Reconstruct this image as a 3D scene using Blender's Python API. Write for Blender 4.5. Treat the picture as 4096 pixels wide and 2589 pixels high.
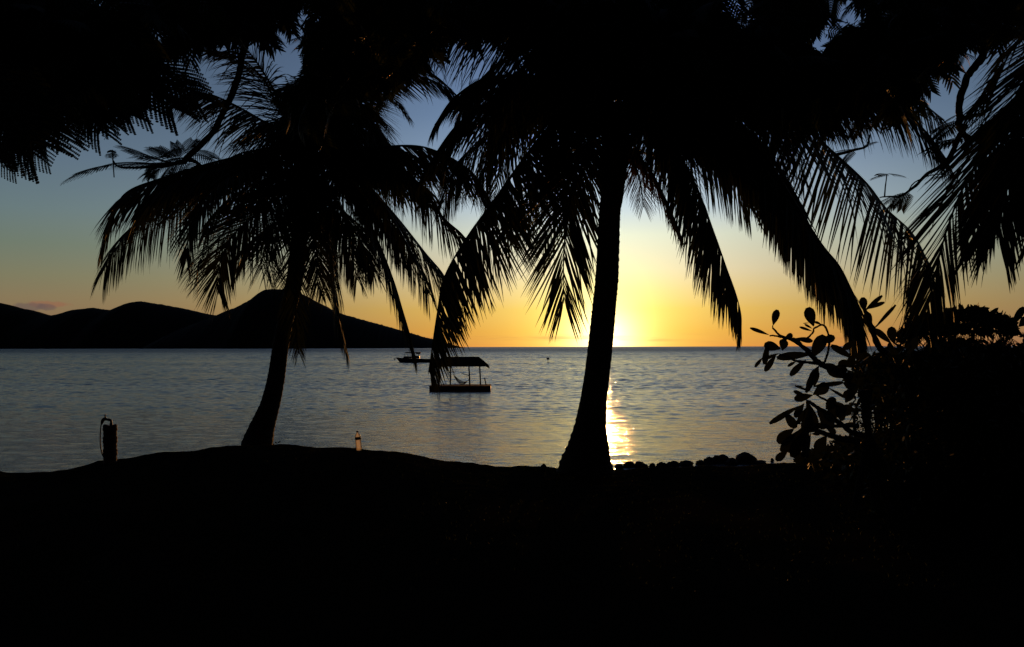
import bpy, math, random
import numpy as np
from mathutils import Vector, Matrix
R = math.radians
for o in list(bpy.data.objects): bpy.data.objects.remove(o)
scene = bpy.context.scene
COL = scene.collection
rng = np.random.default_rng(7)
random.seed(7)

# ------------------------------------------------------------------ camera
FPX = 3550.0            # focal length in pixels of the 4096 px wide photograph
EYE = 4.7               # metres above the water
HOR = 1388.0
ROLL = 0.0021
cam_d = bpy.data.cameras.new('camera'); cam = bpy.data.objects.new('camera', cam_d); COL.objects.link(cam)
cam.location = (0, 0, EYE)
cam.rotation_euler = (R(90), math.atan(ROLL), 0)
cam_d.sensor_width = 36.0
cam_d.lens = 36.0 * FPX / 4096
cam_d.shift_y = (HOR - 2589 / 2) / 4096
cam_d.clip_start = 0.1; cam_d.clip_end = 200000
scene.camera = cam
scene.render.resolution_x = 1024; scene.render.resolution_y = 647
scene.view_settings.view_transform = 'Standard'
scene.view_settings.look = 'None'
scene.view_settings.exposure = 0.0
scene.view_settings.gamma = 1.0

def W(px, py, d):
    """survey helper: the world point seen at photo pixel (px,py) that stands d metres out to sea"""
    y = py - HOR + ROLL * (px - 2048)
    return np.array([(px - 2048) / FPX * d, d, EYE - y / FPX * d])

# ------------------------------------------------------------------ sky
def lin(c):
    out = []
    for v in c:
        v = v / 255.0
        out.append(v / 12.92 if v <= 0.04045 else ((v + 0.055) / 1.055) ** 2.4)
    return out
SUN_AZ = math.atan2(2416 - 2048, FPX)          # to the right of +Y
SUN_EL = R(0.50)
SD = Vector((math.sin(SUN_AZ) * math.cos(SUN_EL), math.cos(SUN_AZ) * math.cos(SUN_EL), math.sin(SUN_EL)))

world = bpy.data.worlds.new('World'); scene.world = world; world.use_nodes = True
nt = world.node_tree; nt.nodes.clear()
def N(t, **kw):
    n = nt.nodes.new(t)
    for k, v in kw.items(): setattr(n, k, v)
    return n
def L(a, b): nt.links.new(a, b)
def M(op, a, b=None, clamp=False):
    n = N('ShaderNodeMath', operation=op); n.use_clamp = clamp
    for i, v in enumerate((a, b)):
        if v is None: continue
        if isinstance(v, (int, float)): n.inputs[i].default_value = v
        else: L(v, n.inputs[i])
    return n.outputs[0]
def VM(op, a, b):
    n = N('ShaderNodeVectorMath', operation=op)
    for i, v in enumerate((a, b)):
        if isinstance(v, (tuple, list, Vector)): n.inputs[i].default_value = tuple(v)
        else: L(v, n.inputs[i])
    return n
tc = N('ShaderNodeTexCoord')
nrm = N('ShaderNodeVectorMath', operation='NORMALIZE'); L(tc.outputs['Generated'], nrm.inputs[0])
D = nrm.outputs[0]
sep = N('ShaderNodeSeparateXYZ'); L(D, sep.inputs[0])
elev = M('MULTIPLY', M('ARCSINE', M('MAXIMUM', sep.outputs[2], 0.0)), 180 / math.pi)
# faint low cloud streaks disturb the elevation lookup near the horizon
epos = M('POWER', M('DIVIDE', elev, 90.0, clamp=True), 0.5)
def ramp(stops, key=epos):
    r = N('ShaderNodeValToRGB'); cr = r.color_ramp; cr.interpolation = 'LINEAR'
    while len(cr.elements) > 1: cr.elements.remove(cr.elements[0])
    for i, (e, c) in enumerate(stops):
        p = math.sqrt(e / 90.0)
        el = cr.elements[0] if i == 0 else cr.elements.new(p)
        el.position = p; el.color = (*lin(c), 1)
    L(key, r.inputs[0]); return r.outputs[0]
S_ = ramp([(0, (252,158,48)), (1.0, (253,182,56)), (2.4, (254,203,90)), (3.6, (253,218,144)), (4.9, (250,230,186)), (7.1, (236,238,214)),
           (8.9, (202,218,228)), (12, (150,173,201)), (14.5, (120,146,182)), (18, (96,120,160)), (22, (88,109,148)),
           (30, (76,95,130)), (45, (30,38,60)), (90, (14,18,30))])
F_ = ramp([(0, (138,98,78)), (1.5, (134,107,82)), (2.9, (132,117,88)), (4.2, (122,121,95)), (6.0, (107,120,106)),
           (8, (100,119,122)), (11, (90,109,126)), (15, (76,94,114)), (22, (66,82,105)), (30, (50,63,85)), (45, (26,34,50)), (90, (8,11,20))])
B_ = ramp([(0, (22,20,26)), (5, (22,20,28)), (12, (16,17,28)), (30, (9,11,20)), (60, (8,10,18)), (90, (8,11,20))])
hv = N('ShaderNodeCombineXYZ'); L(sep.outputs[0], hv.inputs[0]); L(sep.outputs[1], hv.inputs[1])
hn = N('ShaderNodeVectorMath', operation='NORMALIZE'); L(hv.outputs[0], hn.inputs[0])
caz = VM('DOT_PRODUCT', hn.outputs[0], (math.sin(SUN_AZ), math.cos(SUN_AZ), 0)).outputs['Value']
az = M('MULTIPLY', M('ARCCOSINE', M('MINIMUM', M('MAXIMUM', caz, -1.0), 1.0)), 180 / math.pi)
wS = M('POWER', math.e, M('MULTIPLY', -1.0, M('POWER', M('DIVIDE', az, 16.0), 1.7)))
mr = N('ShaderNodeMapRange', interpolation_type='SMOOTHSTEP'); L(az, mr.inputs[0])
mr.inputs[1].default_value = 38; mr.inputs[2].default_value = 105; mr.inputs[3].default_value = 0; mr.inputs[4].default_value = 1
def mix(f, a, b, mode='MIX'):
    m = N('ShaderNodeMix', data_type='RGBA', blend_type=mode)
    if isinstance(f, (int, float)): m.inputs[0].default_value = f
    else: L(f, m.inputs[0])
    for i, v in ((6, a), (7, b)):
        if isinstance(v, (tuple, list)): m.inputs[i].default_value = (*v, 1)
        else: L(v, m.inputs[i])
    return m.outputs[2]
col = mix(wS, F_, S_)
col = mix(mr.outputs[0], col, B_)
# aureole of the low sun
gd = N('ShaderNodeVectorMath', operation='DISTANCE'); L(D, gd.inputs[0]); gd.inputs[1].default_value = tuple(SD)
g = M('MULTIPLY', gd.outputs['Value'], 180 / math.pi)
def glow(c, width, power):
    w = M('POWER', math.e, M('MULTIPLY', -1.0, M('POWER', M('DIVIDE', g, width), power)))
    return mix(w, (0, 0, 0), c)
col = mix(1.0, col, glow((0.40, 0.46, 0.05), 4.6, 2.2), 'ADD')
col = mix(1.0, col, glow((0.11, 0.11, 0.06), 8.0, 2.0), 'ADD')
col = mix(1.0, col, glow((2.3, 1.9, 1.3), 1.75, 1.5), 'ADD')
col = mix(1.0, col, glow((6.0, 4.6, 2.6), 0.42, 3.0), 'ADD')
# thin cloud bank low over the horizon and one small mauve cloud over the left hill
sc = N('ShaderNodeMapping'); L(D, sc.inputs[0]); sc.inputs['Scale'].default_value = (9, 9, 150)
cn = N('ShaderNodeTexNoise'); L(sc.outputs[0], cn.inputs[0]); cn.inputs['Scale'].default_value = 1.0; cn.inputs['Detail'].default_value = 6
def band(lo, mid, hi):
    a = N('ShaderNodeMapRange', interpolation_type='SMOOTHSTEP'); L(elev, a.inputs[0]); a.inputs[1].default_value = lo; a.inputs[2].default_value = mid
    b = N('ShaderNodeMapRange', interpolation_type='SMOOTHSTEP'); L(elev, b.inputs[0]); b.inputs[1].default_value = hi; b.inputs[2].default_value = mid
    return M('MULTIPLY', a.outputs[0], b.outputs[0])
cm = N('ShaderNodeMapRange', interpolation_type='SMOOTHSTEP'); L(cn.outputs[0], cm.inputs[0]); cm.inputs[1].default_value = 0.50; cm.inputs[2].default_value = 0.66
col = mix(M('MULTIPLY', M('MULTIPLY', cm.outputs[0], band(0.15, 0.5, 0.95)), 0.4), col, (0.55, 0.20, 0.07))
def blob(px, py, ax_, ay_, rgb, k):
    w = W(px, py, 1000.0) - np.array([0, 0, EYE]); w = Vector(w).normalized()
    dv = VM('SUBTRACT', D, w).outputs[0]
    rot = N('ShaderNodeMapping'); L(dv, rot.inputs[0]); rot.vector_type = 'POINT'
    rot.inputs['Scale'].default_value = (1 / ax_, 1 / ax_, 1 / ay_)
    ln = N('ShaderNodeVectorMath', operation='LENGTH'); L(rot.outputs[0], ln.inputs[0])
    n2 = N('ShaderNodeTexNoise'); L(D, n2.inputs[0]); n2.inputs['Scale'].default_value = 90; n2.inputs['Detail'].default_value = 5
    v = M('ADD', ln.outputs['Value'], M('MULTIPLY', M('SUBTRACT', n2.outputs[0], 0.5), 1.3))
    m_ = N('ShaderNodeMapRange', interpolation_type='SMOOTHSTEP'); L(v, m_.inputs[0]); m_.inputs[1].default_value = 1.15; m_.inputs[2].default_value = 0.6
    return mix(M('MULTIPLY', m_.outputs[0], k), col, tuple(lin(rgb)))
col = blob(190, 1218, .019, .0034, (150, 98, 76), .55)
col = blob(118, 1228, .015, .0042, (104, 88, 84), .65)
col = blob(188, 1230, .009, .0036, (104, 86, 82), .65)
bg = N('ShaderNodeBackground'); L(col, bg.inputs[0]); bg.inputs[1].default_value = 1.0
wo = N('ShaderNodeOutputWorld'); L(bg.outputs[0], wo.inputs[0])

# ------------------------------------------------------------------ sun
sl = bpy.data.lights.new('sun', 'SUN'); so = bpy.data.objects.new('sun', sl); COL.objects.link(so)
sl.energy = 1.6; sl.angle = R(0.5); sl.color = (1.0, 0.41, 0.09)
so.rotation_euler = (-SD).to_track_quat('-Z', 'Y').to_euler()

# ------------------------------------------------------------------ materials
def mat(name, base, rough=0.7, spec=0.3, noise=None, bump=None, trans=0.0, metal=0.0, coat=0.0):
    m = bpy.data.materials.new(name); m.use_nodes = True; t = m.node_tree
    p = t.nodes['Principled BSDF']
    p.inputs['Base Color'].default_value = (*base, 1); p.inputs['Roughness'].default_value = rough
    p.inputs['Specular IOR Level'].default_value = spec; p.inputs['Metallic'].default_value = metal
    p.inputs['Coat Weight'].default_value = coat
    tcn = t.nodes.new('ShaderNodeTexCoord')
    csock = None
    if noise:
        sc_, b2 = noise
        n = t.nodes.new('ShaderNodeTexNoise'); n.inputs['Scale'].default_value = sc_; n.inputs['Detail'].default_value = 6
        t.links.new(tcn.outputs['Object'], n.inputs[0])
        mx = t.nodes.new('ShaderNodeMix'); mx.data_type = 'RGBA'
        rr = t.nodes.new('ShaderNodeMapRange'); rr.inputs[1].default_value = .35; rr.inputs[2].default_value = .65
        t.links.new(n.outputs[0], rr.inputs[0]); t.links.new(rr.outputs[0], mx.inputs[0])
        mx.inputs[6].default_value = (*base, 1); mx.inputs[7].default_value = (*b2, 1)
        t.links.new(mx.outputs[2], p.inputs['Base Color']); csock = mx.outputs[2]
    if bump:
        sc_, dist = bump[:2]
        n = t.nodes.new('ShaderNodeTexNoise'); n.inputs['Scale'].default_value = sc_; n.inputs['Detail'].default_value = 8
        mp = t.nodes.new('ShaderNodeMapping'); t.links.new(tcn.outputs['Object'], mp.inputs[0])
        if len(bump) > 2: mp.inputs['Scale'].default_value = bump[2]
        t.links.new(mp.outputs[0], n.inputs[0])
        b = t.nodes.new('ShaderNodeBump'); b.inputs['Distance'].default_value = dist; b.inputs['Strength'].default_value = 1
        t.links.new(n.outputs[0], b.inputs['Height']); t.links.new(b.outputs[0], p.inputs['Normal'])
    if trans:
        tr = t.nodes.new('ShaderNodeBsdfTranslucent'); tr.inputs[0].default_value = (base[0]*3.2, base[1]*2.6, base[2]*1.2, 1)
        ms = t.nodes.new('ShaderNodeMixShader'); ms.inputs[0].default_value = trans
        t.links.new(p.outputs[0], ms.inputs[1]); t.links.new(tr.outputs[0], ms.inputs[2])
        t.links.new(ms.outputs[0], t.nodes['Material Output'].inputs[0])
    return m
MT = dict(
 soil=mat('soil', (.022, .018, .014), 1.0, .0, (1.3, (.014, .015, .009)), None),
 grass=mat('grass_blade', (.030, .044, .014), .7, .2, (3, (.050, .045, .020)), None, .2),
 rock=mat('rock', (.060, .055, .050), .85, .25, (6, (.035, .033, .030)), (14, .03)),
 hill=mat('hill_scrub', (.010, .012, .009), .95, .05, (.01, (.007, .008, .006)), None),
 bark=mat('palm_bark', (.050, .042, .034), .9, .15, (5, (.030, .026, .022)), (9, .02, (1, 1, 5))),
 frond=mat('palm_leaflet', (.018, .026, .007), .60, .10, (2.5, (.024, .024, .008)), None, .08),
 dryfrond=mat('dry_palm_leaflet', (.060, .036, .014), .7, .2, (3, (.035, .024, .012)), None, .10),
 rachis=mat('palm_rachis', (.040, .038, .014), .6, .25, (6, (.028, .026, .012))),
 flame=mat('feather_leaf', (.020, .032, .010), .6, .15, (3, (.014, .022, .008)), None, .12),
 branch=mat('tree_branch_bark', (.045, .038, .030), .9, .15, (8, (.028, .024, .020)), (25, .01)),
 bigleaf=mat('broad_leaf', (.024, .036, .010), .38, .35, (6, (.032, .040, .012)), None, .03),
 smallleaf=mat('small_leaf', (.016, .024, .009), .65, .10, (6, (.026, .030, .010)), None, .05),
 thatch=mat('roof_thatch', (.085, .062, .036), .95, .1, (4, (.050, .038, .024)), (20, .03)),
 plank=mat('grey_plank', (.070, .066, .064), .85, .25, (3, (.045, .042, .040)), (12, .01)),
 pole=mat('bamboo_pole', (.11, .085, .045), .7, .3, (3, (.070, .054, .030))),
 net=mat('hammock_net', (.30, .30, .27), .9, .1, (5, (.22, .22, .20))),
 hull=mat('boat_hull', (.020, .024, .030), .5, .4, (2, (.028, .030, .034))),
 cabin=mat('boat_cabin', (.10, .11, .13), .5, .4, (2, (.08, .085, .10))),
 canvas=mat('boat_canvas', (.020, .022, .028), .9, .1, (3, (.028, .028, .032))),
 cap=mat('bottle_cap', (.008, .010, .018), .5, .4, (20, (.012, .014, .022))),
 label=mat('bottle_label', (.008, .009, .014), .6, .2, (20, (.014, .012, .016))),
 post=mat('old_post', (.13, .055, .030), .8, .2, (12, (.075, .035, .022)), (30, .012)),
 pipe=mat('galvanised_pipe', (.12, .12, .14), .5, .5, (12, (.08, .08, .09))),
 tapred=mat('tap_metal', (.10, .04, .03), .45, .5, (10, (.07, .03, .025))),
 hose=mat('rubber_hose', (.060, .016, .018), .5, .4, (10, (.045, .014, .016))),
 buoy=mat('marker_paint', (.05, .045, .03), .7, .3, (3, (.04, .035, .03))),
)
def glassmat(name, col, ior, rough):
    m = bpy.data.materials.new(name); m.use_nodes = True; p = m.node_tree.nodes['Principled BSDF']
    p.inputs['Base Color'].default_value = (*col, 1); p.inputs['Transmission Weight'].default_value = 1
    p.inputs['IOR'].default_value = ior; p.inputs['Roughness'].default_value = rough
    n = m.node_tree.nodes.new('ShaderNodeTexNoise'); n.inputs['Scale'].default_value = 30
    b = m.node_tree.nodes.new('ShaderNodeBump'); b.inputs['Distance'].default_value = .002
    m.node_tree.links.new(n.outputs[0], b.inputs['Height']); m.node_tree.links.new(b.outputs[0], p.inputs['Normal'])
    return m
def thinplastic():
    m = bpy.data.materials.new('clear_plastic'); m.use_nodes = True; t = m.node_tree; t.nodes.clear()
    o = t.nodes.new('ShaderNodeOutputMaterial'); tr = t.nodes.new('ShaderNodeBsdfTransparent'); tr.inputs[0].default_value = (.95, .92, .86, 1)
    tl = t.nodes.new('ShaderNodeBsdfTranslucent'); tl.inputs[0].default_value = (.80, .72, .58, 1)
    gl = t.nodes.new('ShaderNodeBsdfGlossy'); gl.inputs['Roughness'].default_value = .12
    a_ = t.nodes.new('ShaderNodeMixShader'); a_.inputs[0].default_value = .48; t.links.new(tr.outputs[0], a_.inputs[1]); t.links.new(tl.outputs[0], a_.inputs[2])
    lw = t.nodes.new('ShaderNodeFresnel'); lw.inputs[0].default_value = 1.4
    b_ = t.nodes.new('ShaderNodeMixShader'); t.links.new(lw.outputs[0], b_.inputs[0]); t.links.new(a_.outputs[0], b_.inputs[1]); t.links.new(gl.outputs[0], b_.inputs[2])
    t.links.new(b_.outputs[0], o.inputs[0]); return m
MT['bottle'] = thinplastic()

# ------------------------------------------------------------------ mesh tools
def tag(o, label=None, cat=None, group=None, kind=None):
    for k, v in (('label', label), ('category', cat), ('group', group), ('kind', kind)):
        if v: o[k] = v
    return o
def mk(name, V, F, m, parent=None, smooth=False):
    V = np.asarray(V, dtype=np.float32).reshape(-1, 3)
    me = bpy.data.meshes.new(name)
    if isinstance(F, np.ndarray):
        n, k = F.shape
        me.vertices.add(len(V)); me.vertices.foreach_set('co', V.ravel())
        me.loops.add(n * k); me.loops.foreach_set('vertex_index', F.astype(np.int32).ravel())
        me.polygons.add(n); me.polygons.foreach_set('loop_start', (np.arange(n) * k).astype(np.int32))
        me.update(calc_edges=True)
    else:
        me.from_pydata(V.tolist(), [], F); me.update()
    if smooth: me.polygons.foreach_set('use_smooth', [True] * len(me.polygons))
    me.materials.append(m)
    o = bpy.data.objects.new(name, me); COL.objects.link(o)
    if parent: o.parent = parent
    return o
def root(name, loc, label, cat, group=None):
    o = bpy.data.objects.new(name, None); o.empty_display_size = .2; COL.objects.link(o); o.location = tuple(float(c) for c in loc)
    ROOTS.append(o); return tag(o, label, cat, group)
ROOTS = []
class MB:
    def __init__(s): s.V = []; s.F = []; s.n = 0
    def add(s, V, F):
        V = np.asarray(V, float).reshape(-1, 3); F = np.asarray(F, int)
        s.V.append(V); s.F.append(F + s.n); s.n += len(V)
    def box(s, c, size, rz=0, ry=0, rx=0):
        h = np.array(size) / 2.0
        v = np.array([[x, y, z] for x in (-1, 1) for y in (-1, 1) for z in (-1, 1)]) * h
        m = np.array(Matrix.Rotation(rz, 3, 'Z') @ Matrix.Rotation(ry, 3, 'Y') @ Matrix.Rotation(rx, 3, 'X'))
        s.add(v @ m.T + np.array(c), [[0,1,3,2],[4,6,7,5],[0,4,5,1],[2,3,7,6],[0,2,6,4],[1,5,7,3]])
    def tube(s, P, r, k=8, cap=True, squash=None):
        P = np.asarray(P, float); n = len(P); r = np.broadcast_to(np.asarray(r, float), (n,))
        T = np.gradient(P, axis=0); T /= np.linalg.norm(T, axis=1)[:, None] + 1e-9
        ref = np.array([0, 1.0, 0]) if abs(T[:, 1]).mean() < .8 else np.array([1.0, 0, 0])
        A = np.cross(T, ref); A /= np.linalg.norm(A, axis=1)[:, None] + 1e-9
        B = np.cross(T, A)
        a = np.arange(k) / k * 2 * math.pi
        ring = P[:, None, :] + r[:, None, None] * (np.cos(a)[None, :, None] * A[:, None, :] + np.sin(a)[None, :, None] * B[:, None, :])
        V = ring.reshape(-1, 3); F = []
        i = np.arange(n - 1)[:, None] * k; j = np.arange(k)[None, :]; jn = (j + 1) % k
        F = np.stack([i + j, i + jn, i + k + jn, i + k + j], -1).reshape(-1, 4)
        s.add(V, F)
        if cap:   # fans made of quads to the end points
            for e, base in ((P[0], 0), (P[-1], (n - 1) * k)):
                if k % 2 == 0:
                    Vc = np.vstack([V[base:base + k], e])
                    s.add(Vc, [[q, (q + 1) % k, (q + 2) % k, k] for q in range(0, k, 2)])
    def cone(s, *a): pass
    def out(s, name, m, parent=None, smooth=False):
        return mk(name, np.vstack(s.V), np.vstack(s.F), m, parent, smooth)
def strips(P0, D0, A0, Ln, Wd, prof, droop, wig=0.0):
    """leaf blades: start, direction, width axis, length, width; bending under gravity"""
    n = len(P0); K = len(prof) - 1
    d = D0 / (np.linalg.norm(D0, axis=1)[:, None] + 1e-9)
    p = P0.copy(); Ln = np.broadcast_to(Ln, (n,)); Wd = np.broadcast_to(Wd, (n,)); droop = np.broadcast_to(droop, (n,))
    pts = []
    for k in range(K + 1):
        a = A0 - (A0 * d).sum(1)[:, None] * d
        a /= np.linalg.norm(a, axis=1)[:, None] + 1e-9
        w = (Wd * prof[k] / 2)[:, None]
        pts.append(p - a * w); pts.append(p + a * w)
        p = p + d * (Ln / K)[:, None]
        d = d + np.array([0, 0, -1.0])[None] * (droop / K)[:, None] + (rng.normal(0, wig, (n, 3)) if wig else 0)
        d /= np.linalg.norm(d, axis=1)[:, None] + 1e-9
    V = np.stack(pts, 1)                      # n, 2(K+1), 3
    base = (np.arange(n) * 2 * (K + 1))[:, None]
    q = np.array([[2*k, 2*k+1, 2*k+3, 2*k+2] for k in range(K)])
    F = (base[:, :, None] + q[None]).reshape(-1, 4)
    return V.reshape(-1, 3), F
def spline(pts, n):
    P = np.asarray(pts, float)
    if len(P) == 2: return P[0] + (P[1] - P[0]) * np.linspace(0, 1, n)[:, None]
    Q = np.vstack([2*P[0]-P[1], P, 2*P[-1]-P[-2]])
    seg = np.linalg.norm(np.diff(P, axis=0), axis=1); cum = np.concatenate([[0], np.cumsum(seg)]); out = []
    for s_ in np.linspace(0, cum[-1] - 1e-9, n):
        i = int(np.searchsorted(cum, s_, 'right') - 1); i = min(i, len(P) - 2); t = (s_ - cum[i]) / max(seg[i], 1e-9)
        a, b, c, e = Q[i], Q[i+1], Q[i+2], Q[i+3]
        out.append(.5 * ((2*b) + (c-a)*t + (2*a-5*b+4*c-e)*t*t + (-a+3*b-3*c+e)*t**3))
    return np.array(out)

# ------------------------------------------------------------------ ground, water, hills
def smooth(a, b, x): t = np.clip((x - a) / (b - a), 0, 1); return t * t * (3 - 2 * t)
crest_px = [(-900, 1895), (0, 1887), (120, 1888), (200, 1884), (330, 1862), (400, 1848), (470, 1839), (560, 1822), (700, 1804), (850, 1789), (975, 1783),
            (1100, 1782), (1230, 1782), (1350, 1786), (1440, 1792), (1560, 1806), (1700, 1829), (1850, 1847), (1990, 1860), (2110, 1868),
            (2250, 1870), (2450, 1874), (2600, 1872), (2900, 1868), (3200, 1850), (3600, 1840), (4100, 1835), (5200, 1830)]
YC = 12.6
cx = np.array([W(a, b, YC)[0] for a, b in crest_px]); cz = np.array([W(a, b, YC)[2] for a, b in crest_px])
def ground_z(x, y):
    x = np.asarray(x, float); y = np.asarray(y, float)
    c = np.interp(x * YC / np.clip(y, 11, 14), cx, cz)
    near = 3.02 + .03 * np.sin(x * .7) + .03 * np.sin(y * .9 + 1)
    z = near + (c - near) * smooth(4.5, YC, y)
    sl = .34 + (.1465 - .34) * smooth(.6, 3.0, x * 12.6 / np.clip(y, 5, 60))
    z = np.where(y > YC, c - (y - YC) * sl - .0 , z)
    t = smooth(YC - .6, YC + .6, y)
    wob = .012 * np.sin(x * 3.1 + y) + .01 * np.sin(x * 7.3 - y * 2)
    return np.maximum(z + wob * (1 - smooth(14, 30, y)), -2.5)
xs = np.concatenate([np.linspace(-160, -14, 16), np.linspace(-13.5, 19, 300), np.linspace(20, 160, 16)])
ys = np.concatenate([np.linspace(-90, -2, 12), np.linspace(-1, 10, 40), np.linspace(10.1, 16, 80), np.linspace(16.3, 50, 90)])
X, Y = np.meshgrid(xs, ys)
Z = ground_z(X, Y) + rng.normal(0, .006, X.shape)
nx, ny = len(xs), len(ys)
idx = np.arange(nx * ny).reshape(ny, nx)
F = np.stack([idx[:-1, :-1], idx[:-1, 1:], idx[1:, 1:], idx[1:, :-1]], -1).reshape(-1, 4)
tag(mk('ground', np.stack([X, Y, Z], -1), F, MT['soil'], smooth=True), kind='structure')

def water_material():
    m = bpy.data.materials.new('sea_water'); m.use_nodes = True; t = m.node_tree; p = t.nodes['Principled BSDF']
    p.inputs['Base Color'].default_value = (.020, .060, .085, 1); p.inputs['Roughness'].default_value = .15
    p.inputs['IOR'].default_value = 1.42; p.inputs['Specular IOR Level'].default_value = .5
    g_ = t.nodes.new('ShaderNodeNewGeometry')
    sy = t.nodes.new('ShaderNodeSeparateXYZ'); t.links.new(g_.outputs['Position'], sy.inputs[0])
    mo = t.nodes.new('ShaderNodeMapRange'); mo.interpolation_type = 'SMOOTHSTEP'; t.links.new(sy.outputs[1], mo.inputs[0])
    mo.inputs[1].default_value = 80; mo.inputs[2].default_value = 1300; mo.inputs[3].default_value = .11; mo.inputs[4].default_value = .40   # rougher water beyond the lagoon
    t.links.new(mo.outputs[0], p.inputs['Roughness'])
    prev = None
    for (scx, scy, dist, det, rot) in WAVES:
        mp = t.nodes.new('ShaderNodeMapping'); mp.inputs['Scale'].default_value = (scx, scy, 1); mp.inputs['Rotation'].default_value = (0, 0, rot)
        t.links.new(g_.outputs['Position'], mp.inputs[0])
        n = t.nodes.new('ShaderNodeTexNoise'); n.inputs['Scale'].default_value = 1; n.inputs['Detail'].default_value = det; n.inputs['Roughness'].default_value = .55
        t.links.new(mp.outputs[0], n.inputs[0])
        b = t.nodes.new('ShaderNodeBump'); t.links.new(n.outputs[0], b.inputs['Height'])
        md = t.nodes.new('ShaderNodeMapRange'); t.links.new(sy.outputs[1], md.inputs[0]); md.inputs[1].default_value = 90; md.inputs[2].default_value = 900   # open water is choppier
        md.inputs[3].default_value = dist; md.inputs[4].default_value = dist * 6; t.links.new(md.outputs[0], b.inputs['Distance'])
        # slicks and cat's-paws: the wind leaves wide calm and ruffled bands
        mp2 = t.nodes.new('ShaderNodeMapping'); mp2.inputs['Scale'].default_value = (.006, .028, 1); t.links.new(g_.outputs['Position'], mp2.inputs[0])
        n2 = t.nodes.new('ShaderNodeTexNoise'); n2.inputs['Scale'].default_value = 1; n2.inputs['Detail'].default_value = 4; t.links.new(mp2.outputs[0], n2.inputs[0])
        r2 = t.nodes.new('ShaderNodeMapRange'); r2.inputs[1].default_value = .35; r2.inputs[2].default_value = .65; r2.inputs[3].default_value = .55; r2.inputs[4].default_value = 1.0
        t.links.new(n2.outputs[0], r2.inputs[0]); t.links.new(r2.outputs[0], b.inputs['Strength'])
        if prev: t.links.new(prev, b.inputs['Normal'])
        prev = b.outputs[0]
    t.links.new(prev, p.inputs['Normal'])
    return m
WAVES = [(2.2, 6.0, .085, 5, .15), (.7, 1.9, .11, 4, -.2)]
# real waves: a sum of short crested wind waves, modelled out to 2.6 km
rows = [22.0]
while rows[-1] < 2600: rows.append(rows[-1] + max(.10, .0017 * rows[-1]))
ry = np.array(rows); rx = np.linspace(-.78, .78, 760)
WY, RX = np.meshgrid(ry, rx, indexing='ij'); WX = WY * RX
WZ = np.zeros_like(WX); spc = np.maximum(.10, .0017 * WY) * 1.15
wr = np.random.default_rng(11)
E0 = 0.0; E1 = np.zeros_like(WX)
for i in range(70):
    lam = .55 * (16.0 / .55) ** ((i + wr.uniform(0, 1)) / 70)
    th_ = wr.normal(.10, .42); k = 2 * math.pi / lam
    sl_ = .029 if lam < 1.1 else .029 * (1.1 / lam) ** 1.25
    att = np.clip((lam / spc - 2.6) / 2.0, 0, 1)
    E1 = E1 + (att * sl_) ** 2; E0 += sl_ ** 2
    WZ += att * sl_ / k * np.sin(k * (WX * math.sin(th_) + WY * math.cos(th_)) + wr.uniform(0, 6.28))
# calm slicks and ruffled cat's-paws lie in long bands across the bay
bandm = .80 + .24 * np.sin(WY * .055 + 1.3 * np.sin(WX * .011 + 1) + .6) * np.sin(np.log(WY) * 7.0 + WX * .002) + .10 * np.sin(WY * .31 + 2 * np.sin(WX * .03))
fade = smooth(22, 27, WY) * (1 - smooth(2200, 2600, WY))
shore = .42 + .58 * smooth(28, 110, WY)
WZ = WZ * np.clip(np.sqrt(E0 / (E1 + 1e-9)), 1, 8.0) * bandm * fade * shore
n0, n1 = WX.shape; ix = np.arange(n0 * n1).reshape(n0, n1)
WF = np.stack([ix[:-1, :-1], ix[:-1, 1:], ix[1:, 1:], ix[1:, :-1]], -1).reshape(-1, 4)
S = 90000.0; y0_, y1_ = ry[0], ry[-1]; e = .78
fv = np.array([(-S, y0_, 0), (-e * y0_, y0_, 0), (-e * y1_, y1_, 0), (-S, y1_, 0), (e * y0_, y0_, 0), (S, y0_, 0), (S, y1_, 0), (e * y1_, y1_, 0), (-S, S, 0), (S, S, 0), (-S, 12, 0), (S, 12, 0)])
fF = np.array([[0, 1, 2, 3], [4, 5, 6, 7], [3, 2, 7, 6], [3, 6, 9, 8], [10, 11, 5, 0]]) + n0 * n1
WV = np.vstack([np.stack([WX, WY, WZ], -1).reshape(-1, 3), fv])
tag(mk('water', WV, np.vstack([WF, fF[[0, 1, 3, 4]]]), water_material(), smooth=True), kind='structure')

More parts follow.
